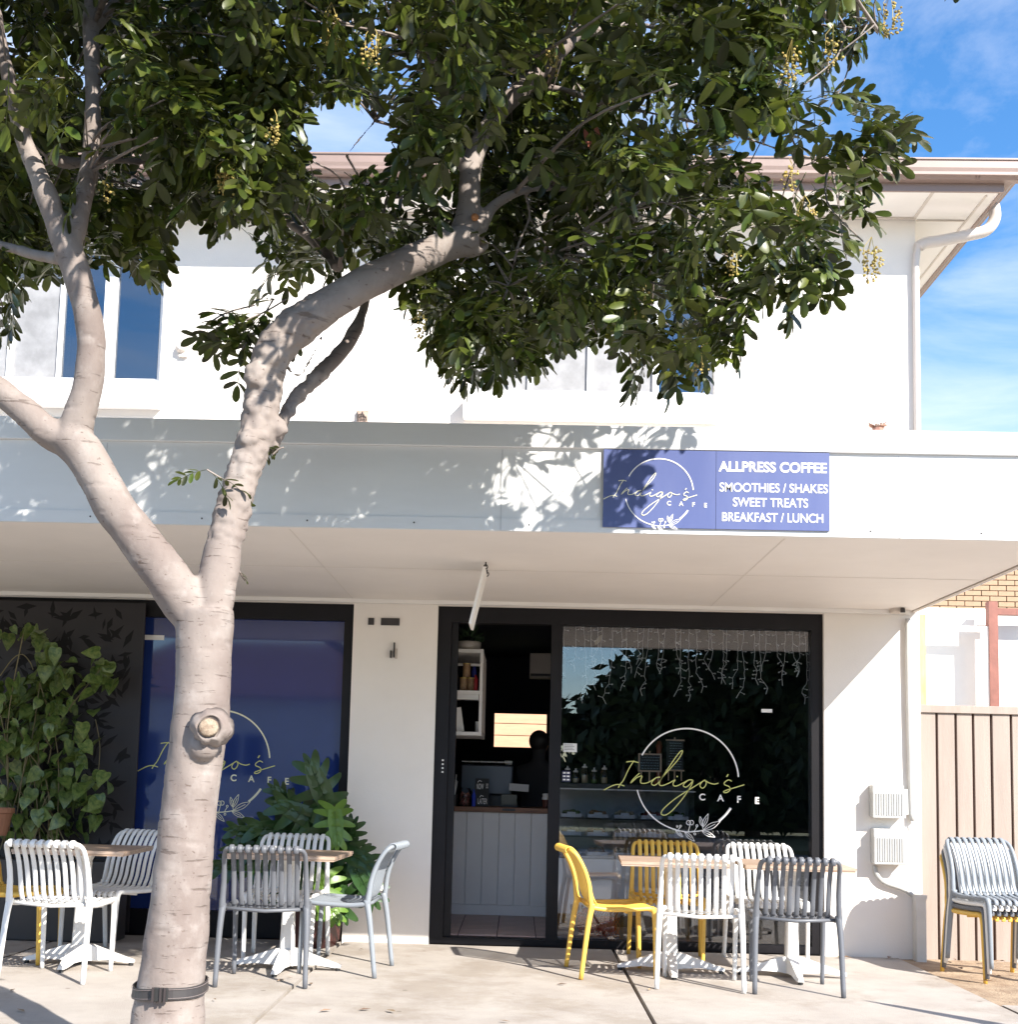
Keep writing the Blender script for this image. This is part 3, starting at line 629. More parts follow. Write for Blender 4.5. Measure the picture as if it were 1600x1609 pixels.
# wall cupboard shelf
ys = .55
sh = thing('wall_shelf', 'white framed wall shelf unit inside the doorway on the left', 'shelf', (0, ys, 0))
def sw_(px, py): q = W(px, py, ys); return q.x, q.z
xl = -.655; xr = sw_(758, 1100)[0]; z3 = sw_(750, 1020)[1]; z2 = sw_(750, 1085)[1]; z1 = sw_(750, 1150)[1]
def sbx(n, x0, x1, y0, y1, z0, z1, m=M_WHITE): return box(n, (x0, x1, y0, y1, z0, z1), m, sh)
for z in (z1, z2, z3): sbx('shelf_board', xl, xr, 0, .9, z-.028, z)
sbx('upright', xr-.025, xr+.0, -.004, .025, z1-.03, z3+.002); sbx('upright', xr-.025, xr+.0, .875, .905, z1-.03, z3+.002); sbx('upright', xl, xl+.02, -.004, .02, z1-.03, z3)
sbx('back_rail', xl+.02, xr-.026, .2, .215, z3-.12, z3-.1); sbx('inner_frame', xr-.02, xr-.005, .03, .87, z1+.01, z1+.04, M_BEIGE); sbx('lip', xl, xr-.03, -.003, .0, z2-.075, z2-.03, M_METAL)
mesh_side = MB()
for i in range(12): mesh_side.box(xr+.001, xr+.004, .06+i*.07, .066+i*.07, z1, z3-.03)
mesh_side.build('side_mesh', M_BEIGE, sh)
def lz(px, py, y): return W(px, py, y)
cupm = mat('brown_print', (.16, .08, .05), .5, col2=(.42, .27, .14), vscale=25)
for i, (px, py) in enumerate([(728, 1079), (740, 1079), (733, 1060)]):
    q = W(px, py, ys+.1); o = thing('coffee_tin', ['brown gold tin standing left on the shelf board', 'brown gold tin standing right of its twin on the shelf', 'brown gold tin stacked on top of two others'][i], 'tin', (q.x, ys+.12, z2+(.0 if i < 2 else .118)), 0, 'tins on the wall shelf')
    MB().lathe([(.03, 0), (.032, .005), (.032, .1), (.03, .105)], n=14).build('can', cupm, o, True); MB().lathe([(.033, .1055), (.033, .116)], n=14).build('lid', mat('gold', (.5, .35, .12), .4, .5), o)
q = W(747, 1079, ys+.1); tag(MB().lathe([(.018, 0), (.02, .01), (.02, .1), (.01, .12), (.01, .14)], (q.x, ys+.12, z2+.001), 12).build('red_bottle', mat('red_plastic', (.42, .02, .03), .4), smooth=True), 'small red bottle beside the tins on the shelf', 'bottle')
q = W(745, 1062, ys+.2); tag(MB().lathe([(.022, 0), (.022, .17), (.012, .2), (.012, .22)], (q.x, ys+.22, z2+.001), 12).build('blue_bottle', mat('blue_plastic', (.02, .03, .25), .4), smooth=True), 'dark blue bottle at the back of the shelf', 'bottle')
q = W(724, 1145, ys+.1); o = box('paper_stack', (-.03, .03, -.01, .01, 0, .20), M_WHITE); o.location = (q.x, ys+.1, z1+.004); o.rotation_euler = (0, -.16, 0); tag(o, 'leaning pale clipboard on the lowest shelf', 'clipboard')
q = W(751, 1140, ys+.1); tag(MB().lathe([(.022, 0), (.022, .09)], (q.x, ys+.12, z1+.001), 12).build('steel_cup', M_METAL), 'small steel cup at the right end of the lowest shelf', 'cup')
# basket with plant on top of shelf
q = W(736, 1018, ys+.1); bp = thing('shelf_plant', 'leafy dark plant in a cream basket on top of the wall shelf', 'plant', (q.x, ys+.14, z3+.001))
MB().lathe([(.08, 0), (.1, .01), (.105, .07), (.095, .075), (.02, .07)], n=18).build('basket', M_BEIGE, bp, True)
lf_ = MB(); rr = random.Random(9)
for i in range(150):
    a = rr.uniform(0, 2*PI); e = rr.uniform(.1, 1.4); l = rr.uniform(.06, .15); c = Vector((math.cos(a)*math.cos(e), math.sin(a)*math.cos(e), math.sin(e)))*l+Vector((0, 0, .07)); d = c.cross(Vector((rr.random(), rr.random(), rr.random()))).normalized()*.012
    n2 = (c-Vector((0, 0, .07)))*.25; lf_.add([c-n2, c+d, c+n2, c-d], [(0, 1, 2, 3)])
M_IVY = mat('ivy_leaf', (.03, .06, .025), .5, island=.4)
tag(lf_.build('leaves', M_IVY, bp), kind='stuff')
# aircon
q = W(852, 1045, 3.4); ac = thing('air_conditioner', 'grey boxy unit mounted high on the dark inside wall', 'air conditioner', (q.x, 3.4, q.z))
box('casing', (-.13, .25, 0, .25, -.13, .13), M_BEIGE, ac, .01); box('vent', (-.12, .24, -.004, -.001, -.12, -.09), M_DKMET, ac)
# cladding seen through the rear window
cw = thing('neighbour_cottage', 'orange painted weatherboard cottage seen through the rear window', 'cottage', (-3, 13.2, 0))
box('wall', (0, 7, .05, .3, -.3, 4), M_FENCED, cw)
z = .3
zs = [.3]
while z < 3.7:
    box('weatherboard', (0, 7, -.005, .049, z+.006, z+.216), M_CLAD, cw, .004); z += .222
rwf = MB(); rwf.box(bwx0, bwx1, 5.25, 5.3, bwz0, bwz0+.03); rwf.box(bwx0, bwx1, 5.25, 5.3, bwz1-.03, bwz1); rwf.box(bwx0, bwx0+.03, 5.25, 5.3, bwz0+.03, bwz1-.03); rwf.box(bwx1-.03, bwx1, 5.25, 5.3, bwz0+.03, bwz1-.03)
rwf.build('rear_window', M_BLACKF, bld)
# counter-top things
def on_counter(px, dy): q = W(px, 1262, YC+dy); return q.x, YC+dy, czt+.001
x, y, z = on_counter(757, .05); nl = thing('counter_board', 'small black board lettered NOW and LATER on the counter', 'sign', (x, y, z))
box('board', (-.062, .062, 0, .012, 0, .25), M_BLACK, nl, .002)
nb_ = nl.children[0]
text('NOW', .07, M_INK_W, (-.018, -.0012, .175), nb_, 'lettering', bold=.0008, width=.062); text('LATER', .07, M_INK_W, (.006, -.0012, .045), nb_, 'lettering', bold=.0008, width=.085)
mm = MB()
for k, (x_, z_) in enumerate([(-.02, .22), (.0, .088)]): ribbon(mm, [Vector((x_-.02, z_-.006)), Vector((x_-.005, z_+.012)), Vector((x_+.015, z_+.002))], .006, -.0007)
for k in range(3): ribbon(mm, [Vector((.035, .20-k*.016)), Vector((.055, .20-k*.016))], .006, -.0007)
mm.build('mark', M_INK_W, nb_)
x, y, z = on_counter(730, .12); jr = thing('sweets_jar', 'glass jar of pinkish sweets at the left end of the counter', 'jar', (x, y, z))
MB().lathe([(.06, 0), (.066, .01), (.066, .13), (.05, .15), (.05, .16)], n=18).build('jar', M_CLEAR, jr, True)
sm = MB(); rr = random.Random(4)
for i in range(90):
    a = rr.uniform(0, 2*PI); r_ = .05*math.sqrt(rr.random()); sm.ball((r_*math.cos(a), r_*math.sin(a), rr.uniform(.012, .12)), .011, 6, 4)
tag(sm.build('sweets', mat('sweets', (.42, .16, .12), .4, island=.5), jr), kind='stuff')
x, y, z = on_counter(713, .08); ss = thing('straw_pot', 'pot of wrapped straws at the far left of the counter', 'straw pot', (x, y, z)); MB().lathe([(.03, 0), (.035, .1)], n=12).build('pot', M_DKMET, ss)
for i in range(7): a = i*.9; MB().tube([(0, 0, .05), (.03*math.cos(a), .03*math.sin(a), .22+.01*i)], .004, 5).build('straw', M_WPL, ss)
x, y, z = on_counter(748, .03); tag(MB().lathe([(.016, 0), (.018, .01), (.018, .1), (.007, .13), (.007, .15)], (x-.02, YC+.0, z), 10).build('blue_pen_bottle', mat('royal_blue', (.02, .05, .5), .4), smooth=True), 'slim bright blue bottle beside the lettered board', 'bottle')
x, y, z = on_counter(858, .08); cu = thing('takeaway_cups', 'stack of dark cups with a white lid at the right end of the counter', 'cup', (x, y, z))
MB().lathe([(.026, 0), (.034, .075)], n=14).build('cup', mat('dark_red_cup', (.10, .03, .02), .5), cu); MB().lathe([(.036, .0755), (.037, .09), (.03, .1), (.03, .115), (.036, .118), (.028, .13)], n=14).build('lid', M_WPL, cu)
x, y, z = on_counter(800, .25); ep = thing('card_terminal', 'small black payment terminal in the middle of the counter', 'card terminal', (x, y, z))
box('base', (-.08, .08, 0, .1, 0, .02), M_DKMET, ep); o = box('screen', (-.07, .07, -.01, .01, .02, .11), mat('dim_screen', (.02, .025, .035), .2), ep); 
x, y, z = on_counter(768, .5); cf = thing('coffee_machine', 'wide dark grey coffee machine behind the counter', 'coffee machine', (x, y, z-.02))
gm = mat('grey_steel', (.08, .085, .10), .35, .6)
box('body', (-.27, .22, 0, .4, .12, .40), gm, cf, .015); box('foot_box', (-.25, .2, .05, .4, 0, .119), M_DKMET, cf)
for i in range(6): q = MB().lathe([(.03, 0), (.04, .04)], (-.2+i*.075, .1, .4005), 10).build('cup', M_DKMET if i != 5 else M_WPL, cf, True)
box('cup_rail', (-.26, .21, .005, .012, .42, .43), M_METAL, cf)
x, y, z = on_counter(815, .42); pr = box('printed_menu', (-.09, .09, -.004, .004, -.03, .04), M_WPL); pr.location = (x, y-.05, z+.17); pr.rotation_euler = (-.4, .05, 0); tag(pr, 'white paper sheet sloping beside the coffee machine', 'paper')
# person behind the counter
def person():
    t = thing('person', 'person in dark clothes with dark hair standing inside against the bright rear window', 'person', (0, 0, 0))
    me = bpy.data.meshes.new('body'); V = [(0, 0, .95), (0, 0, 1.12), (0, 0, 1.36), (0, .01, 1.47), (0, 0, 1.55), (0, -.01, 1.66), (.18, 0, 1.38), (.23, -.03, 1.12), (.15, -.22, 1.02), (.13, -.29, 1.01), (-.18, 0, 1.38), (-.23, -.03, 1.12), (-.15, -.22, 1.02), (-.13, -.29, 1.01), (.10, 0, .88), (.11, -.01, .48), (.11, .02, .07), (.12, -.13, .03), (-.10, 0, .88), (-.11, -.01, .48), (-.11, .02, .07), (-.12, -.13, .03)]
    Eg = [(0, 1), (1, 2), (2, 3), (3, 4), (4, 5), (2, 6), (6, 7), (7, 8), (8, 9), (2, 10), (10, 11), (11, 12), (12, 13), (0, 14), (14, 15), (15, 16), (16, 17), (0, 18), (18, 19), (19, 20), (20, 21)]
    me.from_pydata(V, Eg, []); R_ = [.15, .14, .14, .06, .07, .085, .07, .048, .034, .03, .07, .048, .034, .03, .10, .065, .045, .035, .10, .065, .045, .035]
    ob = bpy.data.objects.new('body', me); COL.objects.link(ob); md = ob.modifiers.new('s', 'SKIN'); md.use_smooth_shade = True
    for i, r_ in enumerate(R_): me.skin_vertices[0].data[i].radius = (r_*(1.15 if i < 3 else 1), r_*(.75 if i < 3 else 1)); 
    me.skin_vertices[0].data[0].use_root = True; ob.modifiers.new('d', 'SUBSURF').levels = 2; ob.modifiers['d'].render_levels = 2
    dg = bpy.context.evaluated_depsgraph_get(); m2 = bpy.data.meshes.new_from_object(ob.evaluated_get(dg)); bpy.data.objects.remove(ob)
    m2.materials.clear(); m2.materials.append(mat('dark_clothes', (.03, .028, .03), .8)); m2.polygons.foreach_set('use_smooth', [True]*len(m2.polygons)); link('body', m2, t)
    skin = mat('skin', (.38, .22, .16), .5)
    MB().ball((0, -.025, 1.635), .085, 16, 12, (.86, 1.05, 1.28)).build('head', skin, t, True)
    f = MB(); f.ball((0, -.115, 1.625), .014, 8, 6, (.8, 1.2, 1.5)); f.ball((-.078, -.02, 1.63), .02, 8, 6, (.4, .8, 1.3)); f.ball((.078, -.02, 1.63), .02, 8, 6, (.4, .8, 1.3)); f.build('nose', skin, t, True)
    e = MB(); e.ball((-.03, -.105, 1.65), .010, 8, 6); e.ball((.03, -.105, 1.65), .010, 8, 6); e.build('eyes', M_DKMET, t, True)
    MB().ball((0, -.1, 1.58), .02, 8, 6, (1.1, .5, .35)).build('mouth', mat('lip', (.3, .1, .09), .5), t, True)
    MB().ball((0, .005, 1.665), .098, 16, 12, (.98, 1.05, 1.08)).build('hair', mat('dark_hair', (.015, .01, .01), .6), t, True)
    for s in (-1, 1):
        h = MB(); h.ball((s*.13, -.31, 1.0), .032, 10, 8, (.9, 1.2, .5))
        for k in range(4): h.tube(cr_spline([(s*.13+(k-1.5)*.017, -.335, 1.0), (s*.13+(k-1.5)*.018, -.365+.004*abs(k-1.5), .997), (s*.13+(k-1.5)*.018, -.385+.006*abs(k-1.5), .982)], 3), .008, 6)
        h.tube([(s*.105, -.315, 1.0), (s*.082, -.34, .995), (s*.075, -.36, .985)], .009, 6); h.build('hand', skin, t, True)
    return t
pn = person(); hp = W(848, 1147, 2.3); pn.location = (hp.x, 2.3, hp.z-1.77); pn.rotation_euler = (0, 0, 2.7)
# display cabinet
yc = .85
def cwx(px, py, y=yc): q = W(px, py, y); return q.x, q.z
dcx0, dcx1 = cwx(878, 1400)[0]-.02, cwx(1092, 1400)[0]; dz1 = cwx(900, 1348)[1]; dz2 = cwx(900, 1236)[1]
dc = thing('display_cabinet', 'glass fronted food display cabinet with white base behind the shop window', 'display cabinet', (0, yc, 0))
box('base', (dcx0, dcx1, 0, .6, .16, dz1), M_WPL, dc, .01); box('plinth', (dcx0+.03, dcx1-.03, .05, .6, FZ, .159), M_DKMET, dc)
vg = MB()
for i in range(14): x = dcx0+.12+i*.03; vg.box(x, x+.015, -.003, -.0005, .17, .24)
vg.build('vent_slot', M_DKMET, dc)
box('handle_rail', (dcx0+.08, dcx1-.5, -.025, -.001, dz1-.17, dz1-.155), M_METAL, dc)
box('hood', (dcx0, dcx1, .12, .6, dz2-.01, dz2+.03), M_DKMET, dc); box('back', (dcx0, dcx1, .57, .6, dz1, dz2-.012), mat('cab_back', (.50, .48, .45), .5), dc)
for k, z in enumerate((dz1+.004, dz1+.17, dz1+.32)):
    s_ = box('cabinet_shelf', (dcx0+.02, dcx1-.02, .05+.04*k, .56, z, z+.012), M_METAL if k == 0 else M_CLEAR, dc)
box('front_glass', (dcx0, dcx1, 0, .006, dz1+.003, dz2-.02), M_CLEAR, dc); box('side_glass', (dcx1-.006, dcx1, .007, .56, dz1+.003, dz2-.02), M_CLEAR, dc); box('glass_edge', (dcx0, dcx1, -.004, -.0005, dz2-.02, dz2-.012), M_METAL, dc)
food = [mat('food_green', (.09, .16, .03), .7, island=.5), mat('food_brown', (.32, .15, .06), .7, island=.5), mat('food_cream', (.55, .45, .28), .7, island=.4), mat('food_red', (.35, .05, .04), .6, island=.5)]
rr = random.Random(11); n_ = 0
tnames = ['leafy green', 'brown baked', 'cream coloured', 'red']
for k, z in enumerate((dz1+.017, dz1+.183, dz1+.333)):
    for i in range(5):
        x = dcx0+.12+i*(dcx1-dcx0-.24)/4; fi = (i+k*2) % 4
        o = thing('food_tray', f"{['bottom', 'middle', 'top'][k]} shelf tray of {tnames[fi]} food, {['first', 'second', 'third', 'fourth', 'fifth'][i]} from the left in the cabinet", 'food tray', (x, yc+.28, z), 0, 'food trays in the display cabinet')
        tr_ = MB().box(-.085, .085, -.13, .13, 0, .006); tr_.box(-.085, -.08, -.13, .13, .006, .03); tr_.box(.08, .085, -.13, .13, .006, .03); tr_.box(-.08, .08, -.13, -.125, .006, .03); tr_.build('tray', M_METAL, o)
        fb = MB()
        for q in range(26): fb.ball((rr.uniform(-.06, .06), rr.uniform(-.1, .1), rr.uniform(.02, .05)), rr.uniform(.016, .026), 6, 4, (1, 1.2, rr.uniform(.6, 1)))
        tag(fb.build('food', food[fi], o), kind='stuff')
        if k > 0: box('price_card', (-.035, .035, -.145, -.142, .0, .045), M_WPL, o)
jn = ['first', 'second', 'third', 'fourth', 'fifth']
for i, px in enumerate([892, 905, 919, 934, 950]):
    q = W(px, 1212, yc+.2); h = [.11, .09, .13, .1, .12][i]
    o = thing('glass_jar', f'{jn[i]} jar from the left in the row on the display cabinet', 'jar', (q.x, yc+.2, dz2+.031), 0, 'jars on top of the display cabinet')
    MB().lathe([(.026, 0), (.031, .008), (.031, h*.75), (.02, h*.9), (.02, h)], n=14).build('jar', M_CLEAR, o, True); MB().lathe([(.022, h+.001), (.024, h+.012), (.006, h+.022), (.009, h+.035)], n=12).build('lid', M_METAL, o, True)
    MB().lathe([(.024, .004), (.027, .012), (.027, h*(.35+.1*(i % 3)))], n=12).build('contents', food[(i+1) % 4 if i % 2 else 2], o)
bt_ = MB().lathe([(.03, 0), (.03, .1), (.012, .14), (.012, .18)], (W(985, 1200, yc+.2).x-.02, yc+.25, dz2+.031), 12).build('dark_bottle', M_DKMET, smooth=True); tag(bt_, 'dark bottle with pale label standing right of the jars', 'bottle')
def easel(px0, py0, px1, py1, y, label, frame, twoleg):
    a = W(px0, py1, y); b = W(px1, py0, y); o = thing('chalkboard', label, 'chalkboard', (a.x, y, a.z)); w = b.x-a.x; h = b.z-a.z
    box('slate', (.008, w-.008, 0, .008, .008, h-.008), mat('slate', (.012, .016, .022), .6), o)
    f = MB(); t = .012; f.box(0, w, -.006, .012, 0, t); f.box(0, w, -.006, .012, h-t, h)
    if frame: f.box(0, t, -.006, .012, t, h-t); f.box(w-t, w, -.006, .012, t, h-t)
    f.build('frame', mat('pale_timber', (.50, .36, .24), .6), o)
    m_ = MB(); r2 = random.Random(int(px0))
    n = int(h/.022)
    for i in range(1, n):
        z = h-.01-i*.022; x = .02+r2.uniform(0, .02)
        while x < w-.03:
            l = r2.uniform(.008, .025); pts = [Vector((x+l*j/4, z+.003*math.sin(j*2.4+i))) for j in range(5)]; ribbon(m_, pts, .0028, -.0008); x += l+.006
    m_.build('chalk_writing', mat('chalk', (.25, .36, .40), .9), o)
    lg = MB(); lg.box(.02, .03, -.01, .0, -.08, -.001); lg.box(w-.03, w-.02, -.01, .0, -.08, -.001); lg.box(w/2-.006, w/2+.006, .02, .03, -.08, h+.02); lg.build('easel_leg', MATS['pale_timber'], o)
easel(1003, 1184, 1040, 1212, .45, 'small timber framed chalkboard leaning near the shop window', True, True)
easel(1046, 1162, 1076, 1211, yc+.15, 'taller dark chalkboard on an easel behind the small one', False, True)
q = W(1036, 1184, yc+.3); gr = MB().lathe([(.045, 0), (.04, .02), (.022, .08), (.026, .14), (.018, .2), (.022, .26), (.03, .29), (.018, .33)], (q.x, yc+.3, dz2+.03), 14).build('pepper_grinder', mat('red_wood', (.22, .07, .035), .4), smooth=True)
tag(gr, 'tall turned red brown wooden pepper grinder beside the chalkboards', 'pepper grinder')
for v_ in gr.data.vertices: v_.co.z = dz2+.03+(v_.co.z-dz2-.03)*1.15
# floor things behind the glass
q = G(936, 1478, 0); rb = thing('produce_bag', 'red net bag of produce on the floor behind the window glass', 'bag', (q.x, .34, FZ))
rs = MB(); rr = random.Random(2)
for i in range(60): rs.ball((rr.uniform(-.13, .13), rr.uniform(-.07, .07), .03+abs(rr.gauss(.06, .04))), .03, 8, 6)
tag(rs.build('produce', mat('red_net', (.60, .06, .02), .6, island=.3), rb), kind='stuff')
ng = MB()
for i in range(14):
    a = i*.022-.15; ng.tube([(a, -.09, .0), (a+.04, -.105, .08), (a, -.095, .15), (a+.03, -.04, .19)], .003, 4); ng.tube([(a+.04, -.09, .0), (a, -.105, .08), (a+.04, -.095, .15)], .003, 4)
tag(ng.build('net', mat('orange_net', (.75, .12, .03), .5), rb), kind='stuff')
wb = MB()
for i in range(12):
    for j in range(5): pass
def crumple(name, c, sx, sy, sz, m, label, cat, seed):
    mb = MB(); mb.ball((0, 0, 0), 1, 20, 14); r2 = seed
    for i, v_ in enumerate(mb.v):
        n = noise.noise(Vector(v_)*2.2+Vector((seed, 0, 0))); k = 1+.28*n; mb.v[i] = (v_[0]*sx*k, v_[1]*sy*k, v_[2]*sz*k)
    o = mb.build(name, m, None, True); o.location = c; tag(o, label, cat); return o
crumple('plastic_bag', (W(945, 1440, .4).x, .40, .235), .17, .06, .06, M_WPL, 'crumpled white plastic bag lying on the red net bag', 'bag', 3)
cr_ = thing('striped_crate', 'dark crate with pale vertical stripes on the floor behind the window', 'crate', (W(1095, 1470, .4).x, .4, FZ))
box('body', (-.2, .2, 0, .3, 0, .28), M_DKMET, cr_)
for i in range(8): box('stripe', (-.19+i*.05, -.172+i*.05, -.006, -.001, .01, .27), M_BEIGE, cr_)
kz = box('floor_cabinet', (1.28, 2.0, 1.6, 2.2, FZ, .78), mat('grey_cupboard', (.22, .21, .24), .5), None, .01); tag(kz, 'plain grey cupboard inside at the right behind the window', 'cupboard')
# stickers on the glass
a = W(885, 1181, .08); b = W(907, 1168, .08); pc = tag(box('paper_notice', (a.x, b.x, .0865, .0875, a.z, b.z), M_WPL), 'small white paper notice stuck to the window beside the mullion', 'notice')
mm = MB()
for k in range(4): mm.box(a.x+.01, b.x-.03+.01*(k % 2), .0860, .0863, b.z-.014-k*.012, b.z-.011-k*.012)
mm.build('print', M_DKMET, pc)
a = W(883, 1228, .08); b = W(897, 1211, .08); pc = tag(box('payment_sticker', (a.x, b.x, .0865, .0875, a.z, b.z), mat('sticker_navy', (.01, .01, .05), .4)), 'small dark sticker of payment card marks on the window edge', 'sticker')
mm = MB()
for k in range(3):
    for j in range(2): mm.box(a.x+.008+j*.03, a.x+.030+j*.03, .0860, .0863, b.z-.022-k*.026, b.z-.010-k*.026)
mm.build('card_mark', M_INK_W, pc)
a = W(1197, 1119, .08); b = W(1214, 1114, .08); tag(box('window_label', (a.x, b.x, .0865, .0875, a.z, b.z), M_WPL), 'tiny white label stuck high on the right of the shop window', 'label')
a = W(226, 1005, .08); b = W(258, 998, .08); tag(box('white_label', (a.x, b.x, .083, .0845, a.z, b.z), M_INK_W), 'small white strip label at the top of the blue window', 'label')
# icicle fairy lights
fl = thing('icicle_lights', 'unlit white icicle fairy lights hanging inside the shop window', 'fairy lights', (0, .135, 0))
rr = random.Random(21); zt0 = W(900, 977, .135).z; wire = mat('pale_wire', (.88, .87, .84), .5)
tl = MB(); xa, xb = W(886, 990, .135).x, W(1284, 990, .135).x
tl.tube([(xa+(xb-xa)*i/40, 0, zt0-.03+.012*math.sin(i*1.7)) for i in range(41)], .0026, 5); tl.build('top_wire', wire, fl)
nst = 33
for i in range(nst):
    x = xa+.02+(xb-xa-.04)*i/(nst-1)+rr.uniform(-.02, .02); L_ = rr.choice([.30, .40, .50, .58, .46, .36])*rr.uniform(.9, 1.08); mb = MB(); z = zt0-.03; pts = [(x, 0, z)]; n = int(L_/.035)
    for k in range(n):
        x += rr.uniform(-.007, .007)*(1+3*(k > n-4)); z -= .035; pts.append((x, rr.uniform(-.008, .008), z))
        if k % 2 == 0 or k > n-3:
            s = rr.choice((-1, 1)); e = (x+s*rr.uniform(.018, .035), rr.uniform(-.015, .01), z+rr.uniform(-.022, .012)); mb.tube([(x, 0, z), e], .0026, 4); mb.ball(e, .0062, 6, 4)
    mb.tube(pts, .0024, 4); mb.tube([pts[-1], (x+rr.uniform(-.03, .03), 0, z-.05)], .0035, 4); mb.build('light_strand', wire, fl)
q = W(941, 1005, .2); fh = MB().ball((0, 0, 0), 1, 10, 8, (.018, .012, .05)).build('paper_feather', mat('cream_card', (.55, .48, .33), .7)); fh.location = q; fh.rotation_euler = (0, .6, 0); tag(fh, 'small cream hanging ornament among the fairy lights', 'ornament')

# ------------------------------------------------------------------ street tree
def bark():
    m = bpy.data.materials.new('bark'); m.use_nodes = True; n = m.node_tree; b = n.nodes['Principled BSDF']; L = n.links.new
    t = n.nodes.new('ShaderNodeTexCoord')
    def nz(scale, st, det=5):
        mp_ = n.nodes.new('ShaderNodeMapping'); mp_.inputs['Scale'].default_value = st; q = n.nodes.new('ShaderNodeTexNoise'); q.inputs['Scale'].default_value = scale; q.inputs['Detail'].default_value = det; q.inputs['Roughness'].default_value = .6
        L(t.outputs['Object'], mp_.inputs[0]); L(mp_.outputs[0], q.inputs['Vector']); return q.outputs['Fac']
    a = nz(3.5, (1, 1, .5)); c = nz(7, (1, 1, 9), 8); g_ = nz(11, (1, 1, .8), 6); sp = nz(38, (1, 1, 1.6), 4); f = nz(90, (1, 1, 1), 3)
    r = n.nodes.new('ShaderNodeValToRGB'); e = r.color_ramp.elements; e[0].position = .33; e[0].color = (.18, .14, .124, 1); e[1].position = .64; e[1].color = (.275, .232, .206, 1)
    L(a, r.inputs[0])
    r2 = n.nodes.new('ShaderNodeValToRGB'); e = r2.color_ramp.elements; e[0].position = .35; e[0].color = (.34, .28, .25, 1); e[1].position = .385; e[1].color = (1, 1, 1, 1); L(c, r2.inputs[0])
    x = n.nodes.new('ShaderNodeMix'); x.data_type = 'RGBA'; x.blend_type = 'MULTIPLY'; x.inputs[0].default_value = .6; L(r.outputs[0], x.inputs[6]); L(r2.outputs[0], x.inputs[7]); 
    r3_ = n.nodes.new('ShaderNodeValToRGB'); e = r3_.color_ramp.elements; e[0].position = .52; e[0].color = (0, 0, 0, 1); e[1].position = .66; e[1].color = (.5, .5, .5, 1); L(g_, r3_.inputs[0])
    x2 = n.nodes.new('ShaderNodeMix'); x2.data_type = 'RGBA'; x2.inputs[7].default_value = (.34, .30, .275, 1); L(r3_.outputs[0], x2.inputs[0]); L(x.outputs[2], x2.inputs[6])
    r4_ = n.nodes.new('ShaderNodeValToRGB'); e = r4_.color_ramp.elements; e[0].position = .31; e[0].color = (.8, .8, .8, 1); e[1].position = .36; e[1].color = (0, 0, 0, 1); L(sp, r4_.inputs[0])
    x3 = n.nodes.new('ShaderNodeMix'); x3.data_type = 'RGBA'; x3.inputs[7].default_value = (.12, .085, .07, 1); L(r4_.outputs[0], x3.inputs[0]); L(x2.outputs[2], x3.inputs[6]); L(x3.outputs[2], b.inputs['Base Color'])
    ad = n.nodes.new('ShaderNodeMath'); ad.operation = 'MULTIPLY_ADD'; ad.inputs[1].default_value = .35; L(f, ad.inputs[0]); L(r2.outputs[0], ad.inputs[2])
    bp = n.nodes.new('ShaderNodeBump'); bp.inputs['Strength'].default_value = .45; bp.inputs['Distance'].default_value = .006; L(ad.outputs[0], bp.inputs['Height']); L(bp.outputs[0], b.inputs['Normal'])
    b.inputs['Roughness'].default_value = .85; return m
M_BARK = bark()
TY = -4.45
tree = thing('street_tree', 'large leafy street tree with a forked pale trunk in front of the cafe', 'tree', (0, 0, 0))
